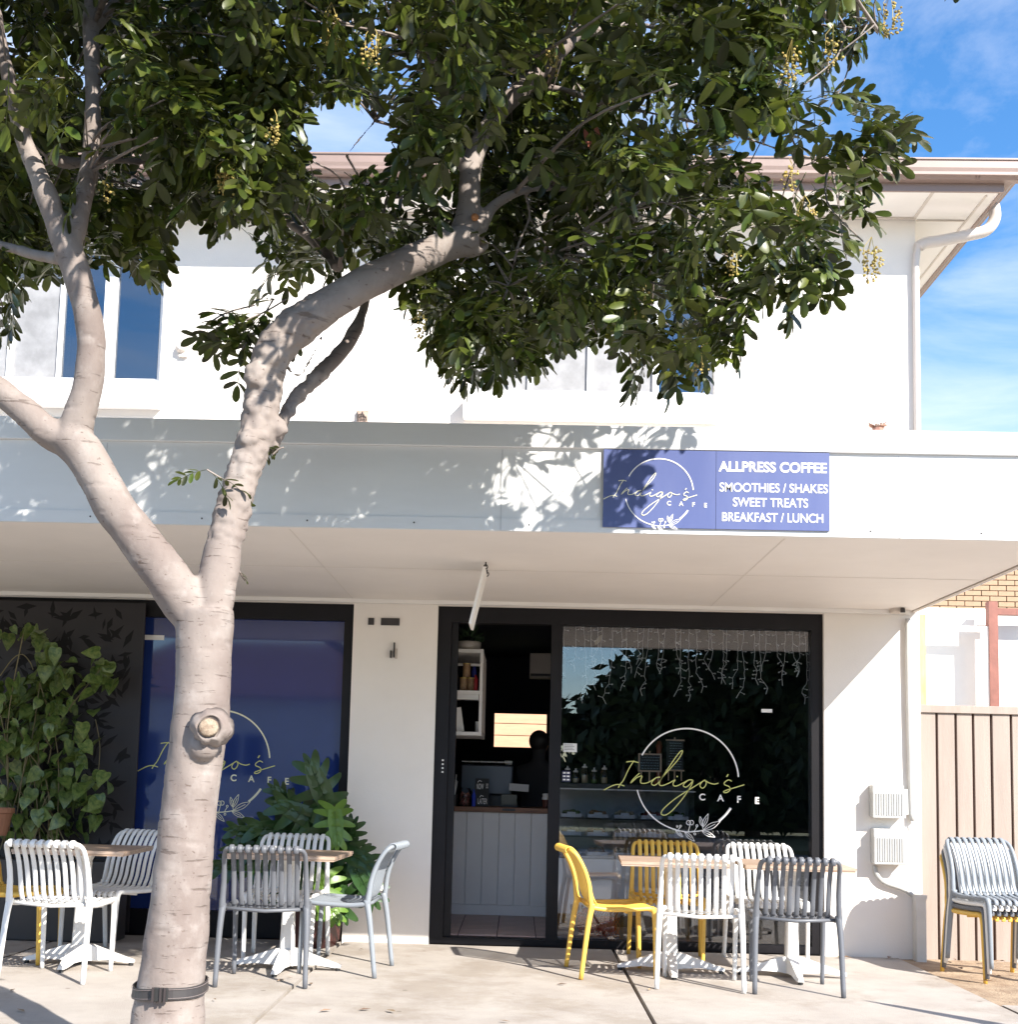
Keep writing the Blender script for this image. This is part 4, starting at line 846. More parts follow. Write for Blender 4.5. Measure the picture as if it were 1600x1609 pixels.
limbs = [   # (px, py, width px, depth)
 [(254, 1780, 150, -4.45), (258, 1700, 128, -4.45), (263, 1609, 113, -4.45), (270, 1545, 102, -4.45), (285, 1400, 92, -4.45), (297, 1270, 86, -4.45), (306, 1200, 89, -4.45), (318, 1100, 87, -4.45), (321, 1010, 90, -4.45), (322, 960, 92, -4.45)],
 [(325, 1000, 72, -4.45), (338, 930, 64, -4.44), (346, 890, 62, -4.42), (355, 845, 58, -4.40), (368, 795, 56, -4.38), (384, 740, 54, -4.35), (401, 690, 56, -4.32), (411, 640, 59, -4.3), (419, 590, 60, -4.3), (432, 548, 63, -4.3), (468, 512, 62, -4.3), (512, 483, 58, -4.3), (562, 452, 55, -4.28), (610, 428, 52, -4.25), (660, 405, 52, -4.2), (710, 383, 52, -4.15), (742, 378, 50, -4.1)],
 [(728, 372, 50, -4.1), (735, 340, 40, -4.1), (738, 300, 36, -4.1), (743, 255, 34, -4.08), (760, 215, 30, -4.05), (785, 175, 32, -4.0), (822, 138, 30, -3.95), (862, 98, 27, -3.9), (905, 55, 22, -3.85), (960, -10, 16, -3.8), (1020, -80, 10, -3.7)],
 [(745, 375, 30, -4.1), (758, 350, 24, -4.1), (778, 322, 18, -4.05), (815, 302, 14, -4.0), (860, 295, 11, -3.9), (910, 302, 7, -3.8), (980, 330, 5, -3.7)],
 [(735, 270, 22, -4.1), (715, 240, 17, -4.15), (706, 200, 13, -4.2), (690, 130, 9, -4.25), (670, 50, 6, -4.3)],
 [(830, 135, 16, -3.95), (880, 140, 12, -3.9), (940, 160, 10, -3.8), (1010, 175, 8, -3.7), (1120, 200, 6, -3.6), (1280, 250, 5, -3.6), (1400, 245, 4, -3.6)],
 [(900, 60, 14, -3.85), (1000, 40, 11, -3.8), (1120, 60, 9, -3.9), (1260, 40, 7, -4.0), (1380, 50, 5, -4.1)],
 [(748, 388, 46, -4.08), (752, 398, 36, -4.06)],
 [(425, 706, 24, -4.28), (440, 672, 22, -4.2), (466, 624, 23, -4.1), (500, 590, 25, -4.0), (532, 558, 24, -3.9), (556, 524, 23, -3.8), (573, 480, 14, -3.7), (590, 400, 9, -3.6), (610, 300, 7, -3.6)],
 [(448, 575, 7, -4.05), (470, 590, 5, -4.05), (490, 560, 5, -4.05), (515, 510, 4, -4.05)],
 [(318, 985, 70, -4.45), (290, 945, 74, -4.47), (262, 905, 72, -4.5), (228, 860, 69, -4.52), (190, 810, 66, -4.54), (158, 758, 64, -4.55), (130, 712, 66, -4.56), (108, 688, 66, -4.56)],
 [(105, 692, 56, -4.56), (70, 675, 50, -4.58), (40, 648, 46, -4.6), (0, 615, 44, -4.6), (-50, 585, 40, -4.6), (-120, 500, 32, -4.6), (-160, 350, 24, -4.6)],
 [(112, 690, 58, -4.56), (126, 650, 50, -4.58), (139, 605, 46, -4.6), (144, 550, 44, -4.62), (139, 500, 46, -4.64), (126, 450, 46, -4.66), (112, 405, 46, -4.68), (106, 382, 48, -4.68)],
 [(104, 390, 40, -4.68), (88, 350, 38, -4.7), (72, 305, 37, -4.72), (54, 260, 31, -4.74), (36, 215, 28, -4.76), (20, 150, 24, -4.8), (0, 60, 20, -4.8), (-20, -60, 14, -4.8)],
 [(108, 390, 40, -4.68), (122, 350, 34, -4.66), (132, 305, 30, -4.64), (140, 255, 27, -4.6), (146, 190, 26, -4.6), (146, 110, 26, -4.6), (142, 40, 27, -4.58), (150, -60, 24, -4.5), (170, -180, 16, -4.4)],
 [(148, 40, 22, -4.58), (175, 12, 22, -4.5), (215, -15, 18, -4.4), (300, -60, 10, -4.3)],
 [(75, 248, 22, -4.5), (110, 256, 20, -4.4), (165, 252, 14, -4.3), (230, 255, 8, -4.2)],
 [(100, 408, 22, -4.66), (60, 402, 18, -4.6), (10, 388, 16, -4.5), (-60, 370, 12, -4.4)],
 [(532, 420, 20, -4.1), (505, 392, 18, -4.0), (470, 362, 15, -3.9), (430, 345, 10, -3.8), (340, 350, 7, -3.7)],
 [(825, 302, 7, -3.95), (832, 340, 7, -3.95), (815, 385, 6, -3.95), (800, 450, 4, -3.95)], [(832, 340, 6, -3.95), (848, 370, 5, -3.9), (870, 398, 4, -3.9)],
 [(590, 190, 5, -3.6), (560, 225, 5, -3.6), (545, 245, 3, -3.6)]]
tm_ = MB(); LP = []
for ti, lb in enumerate(limbs):
    P = [W(a, b, d) for a, b, w, d in lb]; R_ = [w/2*(d+CD)/F for a, b, w, d in lb]
    sp_ = cr_spline(P, 6); rs = []
    for i in range(len(P)-1):
        for j in range(6): rs.append(R_[i]+(R_[i+1]-R_[i])*j/6)
    rs.append(R_[-1]); big = max(R_) > .03
    k = 28 if big else 10; b0 = len(tm_.v); tm_.tube(sp_, rs, k)
    LP += [(p, r) for p, r in zip(sp_, rs)]
# burls and knots on the trunk
for px, py, r, d in [(401, 590, .055, -4.37), (399, 640, .045, -4.36), (391, 690, .045, -4.39), (437, 672, .042, -4.30), (423, 560, .05, -4.36), (329, 1146, .066, -4.56), (320, 1172, .062, -4.55), (306, 1205, .06, -4.50), (741, 355, .04, -4.14)]:
    tm_.ball(W(px, py, d), r, 14, 10, (1, .8, 1.1))
me = tm_.mesh('trunk', M_BARK, True); to = link('trunk', me, tree)
rm = to.modifiers.new('r', 'REMESH'); rm.mode = 'VOXEL'; rm.voxel_size = .0095; rm.use_smooth_shade = True
sm_ = to.modifiers.new('s', 'SMOOTH'); sm_.iterations = 5; sm_.factor = .5
dg = bpy.context.evaluated_depsgraph_get(); m2 = bpy.data.meshes.new_from_object(to.evaluated_get(dg)); to.modifiers.clear(); to.data = m2
nv = len(m2.vertices); co = [0.0]*nv*3; m2.vertices.foreach_get('co', co); nn = [0.0]*nv*3; m2.vertices.foreach_get('normal', nn)
for i in range(nv):
    p = Vector(co[3*i:3*i+3]); d = noise.noise(p*9)*.006+noise.noise(Vector((p.x*22, p.y*22, p.z*18)))*.0018-max(0, noise.noise(Vector((p.x*8, p.y*8, p.z*70)))-.38)*.012
    if p.z > 2.0 and 2.2 < p.z < 3.3 and -1.35 < p.x < -.9: d += .010*noise.noise(p*32)
    for a in range(3): co[3*i+a] += nn[3*i+a]*d
m2.vertices.foreach_set('co', co); m2.update(); m2.polygons.foreach_set('use_smooth', [True]*len(m2.polygons))
# pruning scar
sc_ = W(329, 1143, -4.625)
sm0 = MB().lathe([(.090, -.06), (.078, -.03), (.067, -.004), (.061, .007), (.054, .009), (.049, .005), (.046, -.002)], n=32)
sm0.v = [tuple(Vector(v)*(1+.22*noise.noise(Vector(v)*30)+.22*noise.noise(Vector(v)*12))) for v in sm0.v]
o = sm0.build('scar_rim', M_BARK, tree, True); o.location = sc_; o.scale = (.90, .86, .8); o.rotation_euler = (PI/2+.0, 0, .18)
o2 = MB().lathe([(.050, .002), (.040, .007), (.015, .009)], n=18).build('pruning_scar', mat('cut_wood', (.40, .32, .235), .9, col2=(.24, .17, .12), vscale=38, bump=.6, bscale=80), tree, True); o2.location = sc_+Vector((0, -.012, 0)); o2.scale = (.80, .74, 1); o2.rotation_euler = (PI/2, 0, .18)
o3 = MB().lathe([(.014, 0), (.018, .01), (.006, .013)], n=12).build('pruning_scar', mat('orange_cut', (.55, .22, .08), .8), tree, True); o3.location = W(746, 343, -4.17); o3.rotation_euler = (PI/2, .3, .2)
# strap round the trunk
st_ = thing('tree_strap', 'black webbing strap with a buckle fastened round the foot of the trunk', 'strap', tuple(W(268, 1550, TY)))
Rb = 52*(TY+CD)/F*1.05; mb = MB()
for i in range(36):
    a = 2*PI*i/36
    for z, rr_ in ((-.021, Rb+.004), (-.021, Rb+.009), (.021, Rb+.005), (.021, Rb)): mb.v.append((rr_*math.cos(a), rr_*math.sin(a), z+.012*math.sin(a+.8)+.004*math.sin(3*a)))
for i in range(36):
    for j in range(4): mb.f.append((i*4+j, ((i+1) % 36)*4+j, ((i+1) % 36)*4+(j+1) % 4, i*4+(j+1) % 4))
mb.build('webbing', M_DKMET, st_)
for a_ in (-.018, .018):
    mb = MB()
    for zz in (-.021, .021):
        x = [0.0]; th = [2*PI*i/36 for i in range(37)]
        mb.tube([((Rb+.0085)*math.cos(a), (Rb+.0085)*math.sin(a), a_*.9+.012*math.sin(a+.8)+.004*math.sin(3*a)) for a in th], .0012, 4); break
    mb.build('stitching', mat('strap_edge', (.22, .18, .17), .7), st_)
bk_ = MB(); bk_.box(-.026, .034, -Rb-.020, -Rb-.006, -.030, .022); bk_.build('buckle', M_BLACK, st_, bevel=.003)
for x in (-.022, .008, .024): box('buckle_bar', (x-.004, x+.004, -Rb-.026, -Rb-.0205, -.032, .024), mat('buckle_edge', (.05, .04, .04), .3), st_)

# ---- leaves
M_LEAF = mat('tree_leaf', (.105, .128, .018), .37, island=.7, transl=.26, col2=(.034, .056, .009), vscale=3)
def leaflet(L_, w, curl):
    # long axis +x, faces up +z; returns verts, faces
    st = [(0, .05), (.18, .62), (.45, .95), (.75, 1.0), (.93, .62), (1.0, .08)]; v = []; f = []
    for t, ww in st:
        z = -curl*L_*t*t; v += [(t*L_, ww*w/2, z+.12*w*ww), (t*L_, 0, z), (t*L_, -ww*w/2, z+.12*w*ww)]
    for i in range(5):
        a = i*3; f += [(a, a+3, a+4, a+1), (a+1, a+4, a+5, a+2)]
    return v, f
import numpy as np
def spray(seed):
    r = random.Random(seed); mb = MB(); n = r.choice((3, 4, 4)); Lr = .115+.02*n
    def put(t, side, L_, w):
        v, f = leaflet(L_, w, r.uniform(.05, .35)); ang = side*r.uniform(.75, 1.1); tw = r.uniform(-.35, .35); dr = r.uniform(-.1, .35)
        Mx = Matrix.Translation((t*Lr, 0, -.05*t*t)) @ Matrix.Rotation(ang, 4, 'Z') @ Matrix.Rotation(dr, 4, 'Y') @ Matrix.Rotation(tw, 4, 'X')
        mb.add([tuple(Mx @ Vector(p)) for p in v], f)
    for i in range(n):
        t = .28+.68*i/(n-1)
        for s in (-1, 1): put(t+r.uniform(-.04, .04), s, r.uniform(.070, .105), r.uniform(.026, .038))
    put(1, .01, r.uniform(.08, .1), .04)
    mb.tube([(0, 0, 0), (Lr*.5, 0, -.012), (Lr, 0, -.05)], .0022, 3)
    return mb
SPR = [spray(i) for i in range(6)]
SPM = [s.mesh('leaf', M_LEAF, True) for s in SPR]
poly = [(-140, -60), (-140, 420), (-60, 520), (0, 545), (30, 500), (40, 450), (120, 445), (190, 425), (245, 450), (262, 440), (285, 385), (262, 362), (300, 345), (340, 368), (398, 362), (400, 420), (385, 470), (420, 485), (470, 455), (520, 440), (600, 400), (640, 440), (640, 490), (668, 560), (690, 590), (730, 612), (790, 600), (860, 592), (885, 560), (955, 548), (985, 590), (1005, 622), (1060, 618), (1075, 592), (1115, 590), (1170, 562), (1185, 500), (1225, 462), (1245, 500), (1270, 520), (1285, 470), (1325, 455), (1330, 410), (1375, 372), (1345, 330), (1400, 285), (1432, 240), (1432, 190), (1405, 172), (1370, 200), (1335, 195), (1318, 140), (1330, 95), (1372, 60), (1400, 20), (1415, -60)]
holes = [[(485, 178), (530, 160), (612, 185), (612, 232), (590, 262), (500, 262), (485, 220)], [(288, 365), (395, 372), (395, 425), (380, 470), (288, 470)], [(690, 275), (712, 270), (712, 330), (690, 320)], [(1388, 60), (1440, 60), (1440, 160), (1375, 175), (1345, 140)]]
def inpoly(x, y, P):
    c = False; j = len(P)-1
    for i in range(len(P)):
        if (P[i][1] > y) != (P[j][1] > y) and x < (P[j][0]-P[i][0])*(y-P[i][1])/(P[j][1]-P[i][1])+P[i][0]: c = not c
        j = i
    return c
def okpx(x, y): return inpoly(x, y, poly) and not any(inpoly(x, y, h) for h in holes)
rt = random.Random(33)
clusters = []
VIS = [limbs[i] for i in (2, 3, 5, 13, 14, 16, 18, 19)]
SUNRAYS = [(W(x, y, Y), r_) for x, y, Y, r_ in [(370, 185, -4.95, .20), (330, 165, -4.95, .14), (420, 215, -4.9, .14), (580, 40, -4.95, .18), (530, 70, -4.9, .15), (1290, 290, -4.3, .2), (1350, 235, -4.3, .2), (1250, 350, -4.3, .2), (1300, 90, -4.5, .2), (60, 120, -5.0, .2), (1400, 230, -4.2, .25), (1330, 400, -4.1, .2), (1230, 180, -4.4, .2), (1120, 330, -4.3, .12), (900, 40, -4.9, .15), (1180, 130, -4.6, .16), (1090, 480, -4.2, .12), (800, 80, -4.8, .12), (200, 60, -5.0, .14)]]
SUNRAYS += [(W(x, y, -AWD), r_) for x, y, r_ in [(75, 640, .10), (25, 785, .10), (230, 735, .09), (450, 700, .05), (500, 808, .06), (775, 740, .09), (812, 768, .10), (832, 800, .10), (850, 700, .10), (870, 725, .11), (900, 775, .13), (885, 818, .13), (930, 755, .14), (955, 705, .14), (940, 810, .14), (842, 665, .10), (985, 750, .14), (990, 690, .14), (700, 720, .07)]]
def sunlit_gap(p):
    for o_, r_ in SUNRAYS:
        d = p-o_; t = d.dot(SUNV)
        if t > .14 and (d-SUNV*t).length < r_: return True
    return False
SEG = [(a, b) for l in VIS for a, b in zip(l[:-1], l[1:])]
def blocks(x, y, Y):
    for a, b in SEG:
        ax, ay, bx, by = a[0], a[1], b[0], b[1]; dx, dy = bx-ax, by-ay; t = max(0, min(1, ((x-ax)*dx+(y-ay)*dy)/(dx*dx+dy*dy)))
        if math.hypot(x-ax-t*dx, y-ay-t*dy) < (a[2]+b[2])/4+30 and Y < (a[3]+b[3])/2+.12: return True
    return False
def tipok(Mx):
    for u in ((.12, 0, 0), (.24, 0, -.05), (.14, .09, 0), (.14, -.09, 0)):
        x, y = PX(Mx @ Vector(u))
        if not okpx(x, y): return False
    return True
def yrange(py):
    k = (1210-py)/F; near = (-1.15-(1.24+CD*k)/.93)/(1+k/.93); far = -3.0 if py > 330 else -2.95+(330-py)/330*.4
    return max(near, -5.5), far
for _ in range(20000):
    if len(clusters) >= 530: break
    px = rt.uniform(-140, 1440); py = rt.uniform(-50, 625)
    if not okpx(px, py): continue
    if rt.random() < .25 and noise.noise(Vector((px/70, py/70, 0))) < 0: continue
    a, b = yrange(py); Y = rt.uniform(a, b) if py < 420 else rt.uniform(max(a, -4.35), b)
    if px > 1150: Y = rt.uniform(max(a, -4.6), -3.4)
    if 380 < px < 760 and py > 330 and Y < -4.2: Y = rt.uniform(-4.1, -3.2)
    if px < 330 and py > 240 and Y < -4.5: Y = rt.uniform(-4.4, -3.2)
    if 690 < px < 940 and 30 < py < 400 and abs((px-735)*.9+(py-400)*.62) < 90 and Y < -3.9: Y = rt.uniform(-3.8, -3.1)
    clusters.append(W(px, py, Y))
front = len(clusters)
# upper crown, above the photo's frame
n_up = 0
for _ in range(20000):
    if n_up >= 250: break
    X = rt.uniform(-4.6, 1.55); Y = rt.uniform(-6.2, -3.0); z = rt.uniform(4.2, 5.9)
    if ((X+1.5)/3.4)**2+((Y+4.5)/1.9)**2+((z-4.2)/1.7)**2 > 1: continue
    if Y+z/.93 < -1.0: continue
    if Y+CD < .2: continue
    x, y = PX((X, Y, z))
    if y > -40: continue
    clusters.append(Vector((X, Y, z))); n_up += 1
sprays = []
for ci, c in enumerate(clusters):
    n = rt.randint(8, 12); R_ = rt.uniform(.13, .24)
    for _ in range(n):
        d = Vector((rt.gauss(0, 1), rt.gauss(0, 1), rt.gauss(0, .8))).normalized()*R_*rt.random()**.5; p = c+d
        if ci < front:
            x, y = PX(p)
            if not okpx(x, y): continue
            if p.y > -AWD-.15 and p.z < 3.3: continue
        elif PX(p)[1] > -30: continue
        yaw = rt.uniform(0, 2*PI); pit = rt.gauss(.35, .45); rol = rt.gauss(0, .5); s = rt.uniform(.65, 1.2)
        Mx = Matrix.Translation(p) @ Matrix.Rotation(yaw, 4, 'Z') @ Matrix.Rotation(pit, 4, 'Y') @ Matrix.Rotation(rol, 4, 'X') @ Matrix.Scale(s, 4)
        if ci < front:
            if not tipok(Mx): continue
            x, y = PX(Mx @ Vector((.1, 0, 0)))
            if blocks(x, y, p.y) and rt.random() > .10: continue
        pm_ = Mx @ Vector((.09, 0, 0))
        if sunlit_gap(pm_): continue
        tf = (-AWD-pm_.y); fxp = pm_.x-SUNV.x/(-SUNV.y)*tf; fzp = pm_.z-SUNV.z/(-SUNV.y)*tf
        if tf > 0 and ZAW0-.2 < fzp < ZAW1+.1 and fxp > .02 and rt.random() < .28: continue
        sprays.append((rt.randrange(6), Mx, (p-CAMP).length if ci < front else 99))
# edge sprays that poke out of the outline, drooping
edge = [(1440, 215, 0), (1425, 185, -.5), (1400, 170, -.6), (1350, 150, -.4), (1405, 240, .2), (1415, 262, .4), (1375, 290, .5), (1370, 345, .3), (1345, 385, .2), (1380, 40, .7), (1345, 80, .8), (1500, -18, .9), (1255, 505, 1.2), (1300, 470, .9), (1320, 430, .4), (1210, 470, 1.1), (1150, 570, 1.1), (1100, 600, 1.2), (1060, 612, 1.2), (1000, 615, 1.3), (790, 600, 1.3), (735, 602, 1.3), (700, 585, 1.2), (670, 545, 1.1), (650, 480, 1.1), (1395, 205, -.2), (1410, 225, 0), (520, 440, .9), (640, 450, .9), (330, 365, 1.1), (250, 430, 1.2), (225, 425, 1.2), (10, 490, 1.1), (15, 520, 1.2), (1330, 240, -.2), (1360, 260, .0), (1385, 275, .2)]
for px, py, dr in edge:
    for q in range(3):
        Y = -3.95+rt.uniform(-.25, .25) if px < 1100 else -4.0+rt.uniform(-.3, .3)
        if py > 560: Y = rt.uniform(-4.1, -3.5)
        Mx = Matrix.Translation(W(px+rt.uniform(-14, 14), py+rt.uniform(-10, 10), Y)) @ Matrix.Rotation(rt.uniform(-.6, .6)+(PI if px < 700 and rt.random() < .5 else 0), 4, 'Z') @ Matrix.Rotation(dr+rt.uniform(-.25, .25), 4, 'Y') @ Matrix.Rotation(rt.uniform(-.9, .9), 4, 'X')
        Mx = Matrix.Translation(-(Mx.to_3x3() @ Vector((.2, 0, -.05)))) @ Mx
        sprays.append((rt.randrange(6), Mx, 0))
# leafy shoots: left middle shoot, small trunk shoots
def shoot(pts, n, sz, rnd, spread=.05):
    P = cr_spline([W(a, b, d) for a, b, d in pts], 4); MBt.tube(P, .004, 5)
    for i in range(n):
        t = P[int((len(P)-1)*(.25+.75*i/max(1, n-1)))]; Mx = Matrix.Translation(t) @ Matrix.Rotation(rnd.uniform(0, 2*PI), 4, 'Z') @ Matrix.Rotation(rnd.uniform(-.1, .7), 4, 'Y') @ Matrix.Rotation(rnd.uniform(-.8, .8), 4, 'X') @ Matrix.Scale(sz, 4)
        sprays.append((rnd.randrange(6), Mx, 0))
MBt = MB()
shoot([(450, 470, -4.1), (420, 488, -4.15), (380, 505, -4.2), (340, 510, -4.2)], 9, .95, rt)
shoot([(430, 470, -4.1), (400, 520, -4.2), (380, 550, -4.25)], 5, .9, rt)
shoot([(400, 480, -4.1), (355, 492, -4.15), (322, 512, -4.2)], 4, .8, rt)
shoot([(362, 760, -4.4), (345, 750, -4.5), (325, 738, -4.55)], 4, .6, rt)
shoot([(372, 890, -4.38), (380, 905, -4.35), (385, 912, -4.3)], 1, .3, rt)
shoot([(428, 715, -4.3), (438, 706, -4.3), (446, 703, -4.3)], 2, .35, rt)
def on_sign(Mx):
    for u in ((.03, 0, 0), (.15, 0, -.02), (.1, .07, 0), (.1, -.07, 0)):
        p = Mx @ Vector(u); t = -AWD-p.y
        x, y = PX((p.x+SUNV.x/SUNV.y*t, -AWD, p.z+SUNV.z/SUNV.y*t))
        if t > 0 and 1008 < x < 1330 and 690 < y < 860: return True
    return False
sprays = [q for q in sprays if not on_sign(q[1])]
sprays.sort(key=lambda s: s[2])
for v_, Mx, d in sprays[:300]:
    o = link('leaf', SPM[v_], tree); o.matrix_world = Mx
rest = sprays[300:]
arr = [(np.array(s.v), s.f) for s in SPR]
vs, loops, starts, tot = [], [], [], []; off = 0; lo = 0
fl_ = [(np.concatenate([np.array(f) for f in s.f]), np.array([len(f) for f in s.f])) for s in SPR]
for v_, Mx, d in rest:
    A = np.array(Mx); V = arr[v_][0] @ A[:3, :3].T + A[:3, 3]; vs.append(V); loops.append(fl_[v_][0]+off); tot.append(fl_[v_][1]); off += len(V)
V = np.concatenate(vs); Lp = np.concatenate(loops); Tt = np.concatenate(tot); St = np.concatenate([[0], np.cumsum(Tt)[:-1]])
me = bpy.data.meshes.new('foliage'); me.vertices.add(len(V)); me.vertices.foreach_set('co', V.ravel()); me.loops.add(len(Lp)); me.loops.foreach_set('vertex_index', Lp.astype(np.int32))
me.polygons.add(len(Tt)); me.polygons.foreach_set('loop_start', St.astype(np.int32)); me.polygons.foreach_set('use_smooth', [True]*len(Tt)); me.update(calc_edges=True); me.validate(); me.materials.append(M_LEAF)
tag(link('foliage', me, tree), kind='stuff')
# twigs
for c in clusters[::2]:
    if not okpx(*PX(c)) and PX(c)[1] > -20: continue
    best = min(LP, key=lambda q: (q[0]-c).length_squared+(9 if q[1] > .035 else 0)); a = best[0]
    if (a-c).length > 2.2: continue
    if any(PX(a.lerp(c, t))[1] > -10 and not okpx(*PX(a.lerp(c, t))) for t in (.2, .35, .5, .65, .8)): continue
    mid = (a+c)/2+Vector((rt.uniform(-.1, .1), rt.uniform(-.1, .1), rt.uniform(0, .12))); l = (a-c).length
    MBt.tube(cr_spline([a, mid, c], 4), [max(.0035, (.004+.006*l)*(1-i/9)) for i in range(9)], 4)
tag(MBt.build('twigs', M_BARK, tree, True), kind='stuff')
# yellow fruit clusters
fm = MB(); fr2 = random.Random(8)
FRU = [(357, 268, -4.35, .07, 90), (520, 25, -4.5, .07, 60), (585, 60, -4.4, .07, 50), (1265, 330, -3.95, .08, 80), (1370, 395, -3.9, .08, 90), (1150, 400, -3.9, .06, 40), (1100, 540, -3.8, .08, 60), (1010, 460, -3.8, .08, 50), (1400, 10, -4.1, .08, 70), (1245, 85, -4.1, .08, 60), (1310, 60, -4.1, .07, 40), (960, 130, -4.0, .06, 30), (430, 190, -4.5, .06, 40), (1240, 265, -3.9, .06, 40), (870, 80, -4.2, .06, 30), (660, 495, -3.8, .06, 40), (170, 290, -4.2, .06, 20)]
for px, py, d, r_, n in FRU:
    c = W(px, py, max(d-.45, -4.85))
    for i in range(n):
        k_ = fr2.randint(0, 6); p = c+Vector((math.cos(k_*2.4)*.5*(.3+k_/8), math.sin(k_*2.4)*.5, 0))*r_+Vector((fr2.gauss(0, .006), fr2.gauss(0, .006), -fr2.random()*1.6*r_)); fm.ball(p, fr2.uniform(.004, .0075), 5, 3)
        if i % 22 == 0: fm.tube([c+Vector((0, 0, r_*.8)), Vector((p.x, p.y, c.z+.01)), p], .0014, 3)
tag(fm.build('fruit', mat('yellow_fruit', (.40, .31, .09), .6, island=.45), tree), kind='stuff')
for px, py, s in [(918, 217, 1.), (934, 209, .7)]:
    o = MB().add([tuple(Vector(v)*s*1.0) for v in leaflet(.09, .045, .1)[0]], leaflet(.09, .045, .1)[1]).build('dead_leaf', mat('pink_leaf', (.42, .12, .07), .6), tree, True); o.location = W(px, py-14, -4.1); o.rotation_euler = (1.2, 1.2, .3)

# ------------------------------------------------------------------ potted plants
M_POTH = mat('variegated_leaf', (.030, .078, .016), .3, col2=(.15, .20, .05), vscale=30, island=.5, transl=.1)
def heart(L_, w):
    st = [(-.10, .55), (-.02, .85), (.2, 1.0), (.45, .88), (.7, .55), (.9, .2), (1.0, .02)]; v = []; f = []
    for t, ww in st:
        z = -.18*L_*t*t; tt = t+(.06 if t < 0 else 0); v += [(t*L_, ww*w/2, z+.10*w*ww), (tt*L_, 0, z), (t*L_, -ww*w/2, z+.10*w*ww)]
    for i in range(6): a = i*3; f += [(a, a+3, a+4, a+1), (a+1, a+4, a+5, a+2)]
    return MB().add(v, f)
HM = [heart(.128, .108).mesh('leaf', M_POTH, True), heart(.09, .08).mesh('leaf', M_POTH, True), heart(.07, .06).mesh('leaf', M_POTH, True)]
po = thing('pothos_plant', 'variegated heart leaved climbing plant against the dark screen at the left', 'plant', (0, 0, 0))
pr_ = random.Random(14)
blobs = [(20, 992, 25, 12, 6), (58, 985, 14, 12, 4), (75, 1010, 16, 14, 5), (80, 1040, 20, 25, 9), (95, 1058, 25, 22, 8), (55, 1075, 45, 25, 14), (30, 1100, 40, 35, 18), (85, 1100, 35, 30, 13), (20, 1150, 30, 40, 18), (60, 1140, 30, 30, 11), (105, 1135, 30, 20, 8), (50, 1190, 50, 40, 27), (115, 1165, 25, 25, 8), (165, 1030, 12, 18, 7), (160, 1065, 18, 20, 8), (140, 1070, 14, 18, 5), (185, 1065, 4, 6, 1), (147, 1118, 5, 5, 1), (160, 1155, 5, 5, 1), (125, 1190, 15, 15, 3), (100, 1230, 38, 40, 20), (40, 1250, 45, 50, 26), (150, 1225, 22, 16, 5), (90, 1280, 40, 35, 18), (150, 1250, 20, 18, 4), (158, 1282, 10, 16, 3), (30, 1300, 30, 20, 9), (130, 1270, 20, 25, 6), (-30, 1150, 40, 150, 20)]
pts_ = []
for bx, by, rx, ry, n in blobs:
    for i in range(n):
        a = pr_.uniform(0, 2*PI); r_ = pr_.random()**.6; px, py = bx+rx*r_*math.cos(a), by+ry*r_*math.sin(a); Y = pr_.uniform(-.50, -.16) if n > 2 else -.3
        p = W(px, py, Y); pts_.append(p); o = link('leaf', HM[0] if n < 6 or pr_.random() < .25 else pr_.choice(HM), po)
        # blade hangs, tip down, face to the street
        o.matrix_world = Matrix.Translation(p) @ Matrix.Rotation(-PI/2+pr_.gauss(0, .95), 4, 'Z') @ Matrix.Rotation(pr_.gauss(.85, .45), 4, 'Y') @ Matrix.Rotation(pr_.gauss(0, .75), 4, 'X')
fl2 = MB()
for bx, by, rx, ry, n in blobs:
    if n < 8: continue
    for i in range(int(n*1.3)):
        p = W(bx+pr_.gauss(0, .5)*rx, by+pr_.gauss(0, .5)*ry, pr_.uniform(-.24, -.12)); hb = heart(pr_.uniform(.07, .12), pr_.uniform(.06, .10))
        Mx = Matrix.Translation(p) @ Matrix.Rotation(-PI/2+pr_.gauss(0, 1.2), 4, 'Z') @ Matrix.Rotation(pr_.gauss(.9, .6), 4, 'Y') @ Matrix.Rotation(pr_.gauss(0, .8), 4, 'X'); fl2.add([tuple(Mx @ Vector(v)) for v in hb.v], hb.f)
tag(fl2.build('inner_leaves', M_POTH, po, True), kind='stuff')
vn = MB()
for i in range(16):
    a = pr_.choice(pts_); b = pr_.choice(pts_); b0 = W(pr_.uniform(0, 110), 1335, -.35)
    vn.tube(cr_spline([b0, (b0+a)/2+Vector((pr_.uniform(-.1, .1), 0, .1)), a], 5), .0045, 5)
vn.tube(cr_spline([W(0, 1062, -.3), W(20, 1035, -.3), W(35, 1028, -.3), W(47, 1040, -.3), W(52, 1052, -.3)], 5), .004, 5)
vn.tube(cr_spline([W(150, 1130, -.3), W(157, 1175, -.3), W(152, 1235, -.3)], 5), .003, 5); vn.tube(cr_spline([W(80, 1140, -.3), W(72, 1160, -.3), W(80, 1175, -.3), W(75, 1200, -.3)], 5), .004, 5)
tag(vn.build('vines', mat('vine', (.16, .13, .06), .7), po), kind='stuff')
pp = G(55, 1490, 0); pz = W(55, 1330, pp.y).z
pt2 = thing('plant_trough', 'dark planter trough holding the climbing plant at the left', 'planter', (pp.x, -.36, 0))
box('trough', (-.75, .42, -.14, .14, 0, pz-.12), M_DKMET, pt2, .01)
q = W(3, 1305, -.42); tpo = MB().lathe([(.07, 0), (.10, .16), (.112, .165), (.112, .2), (.10, .2), (.09, .17)], (q.x, -.5, q.z-.03), 20).build('terracotta_pot', M_TERRA, smooth=False); tag(tpo, 'terracotta pot among the climbing leaves at the left photo edge', 'pot')
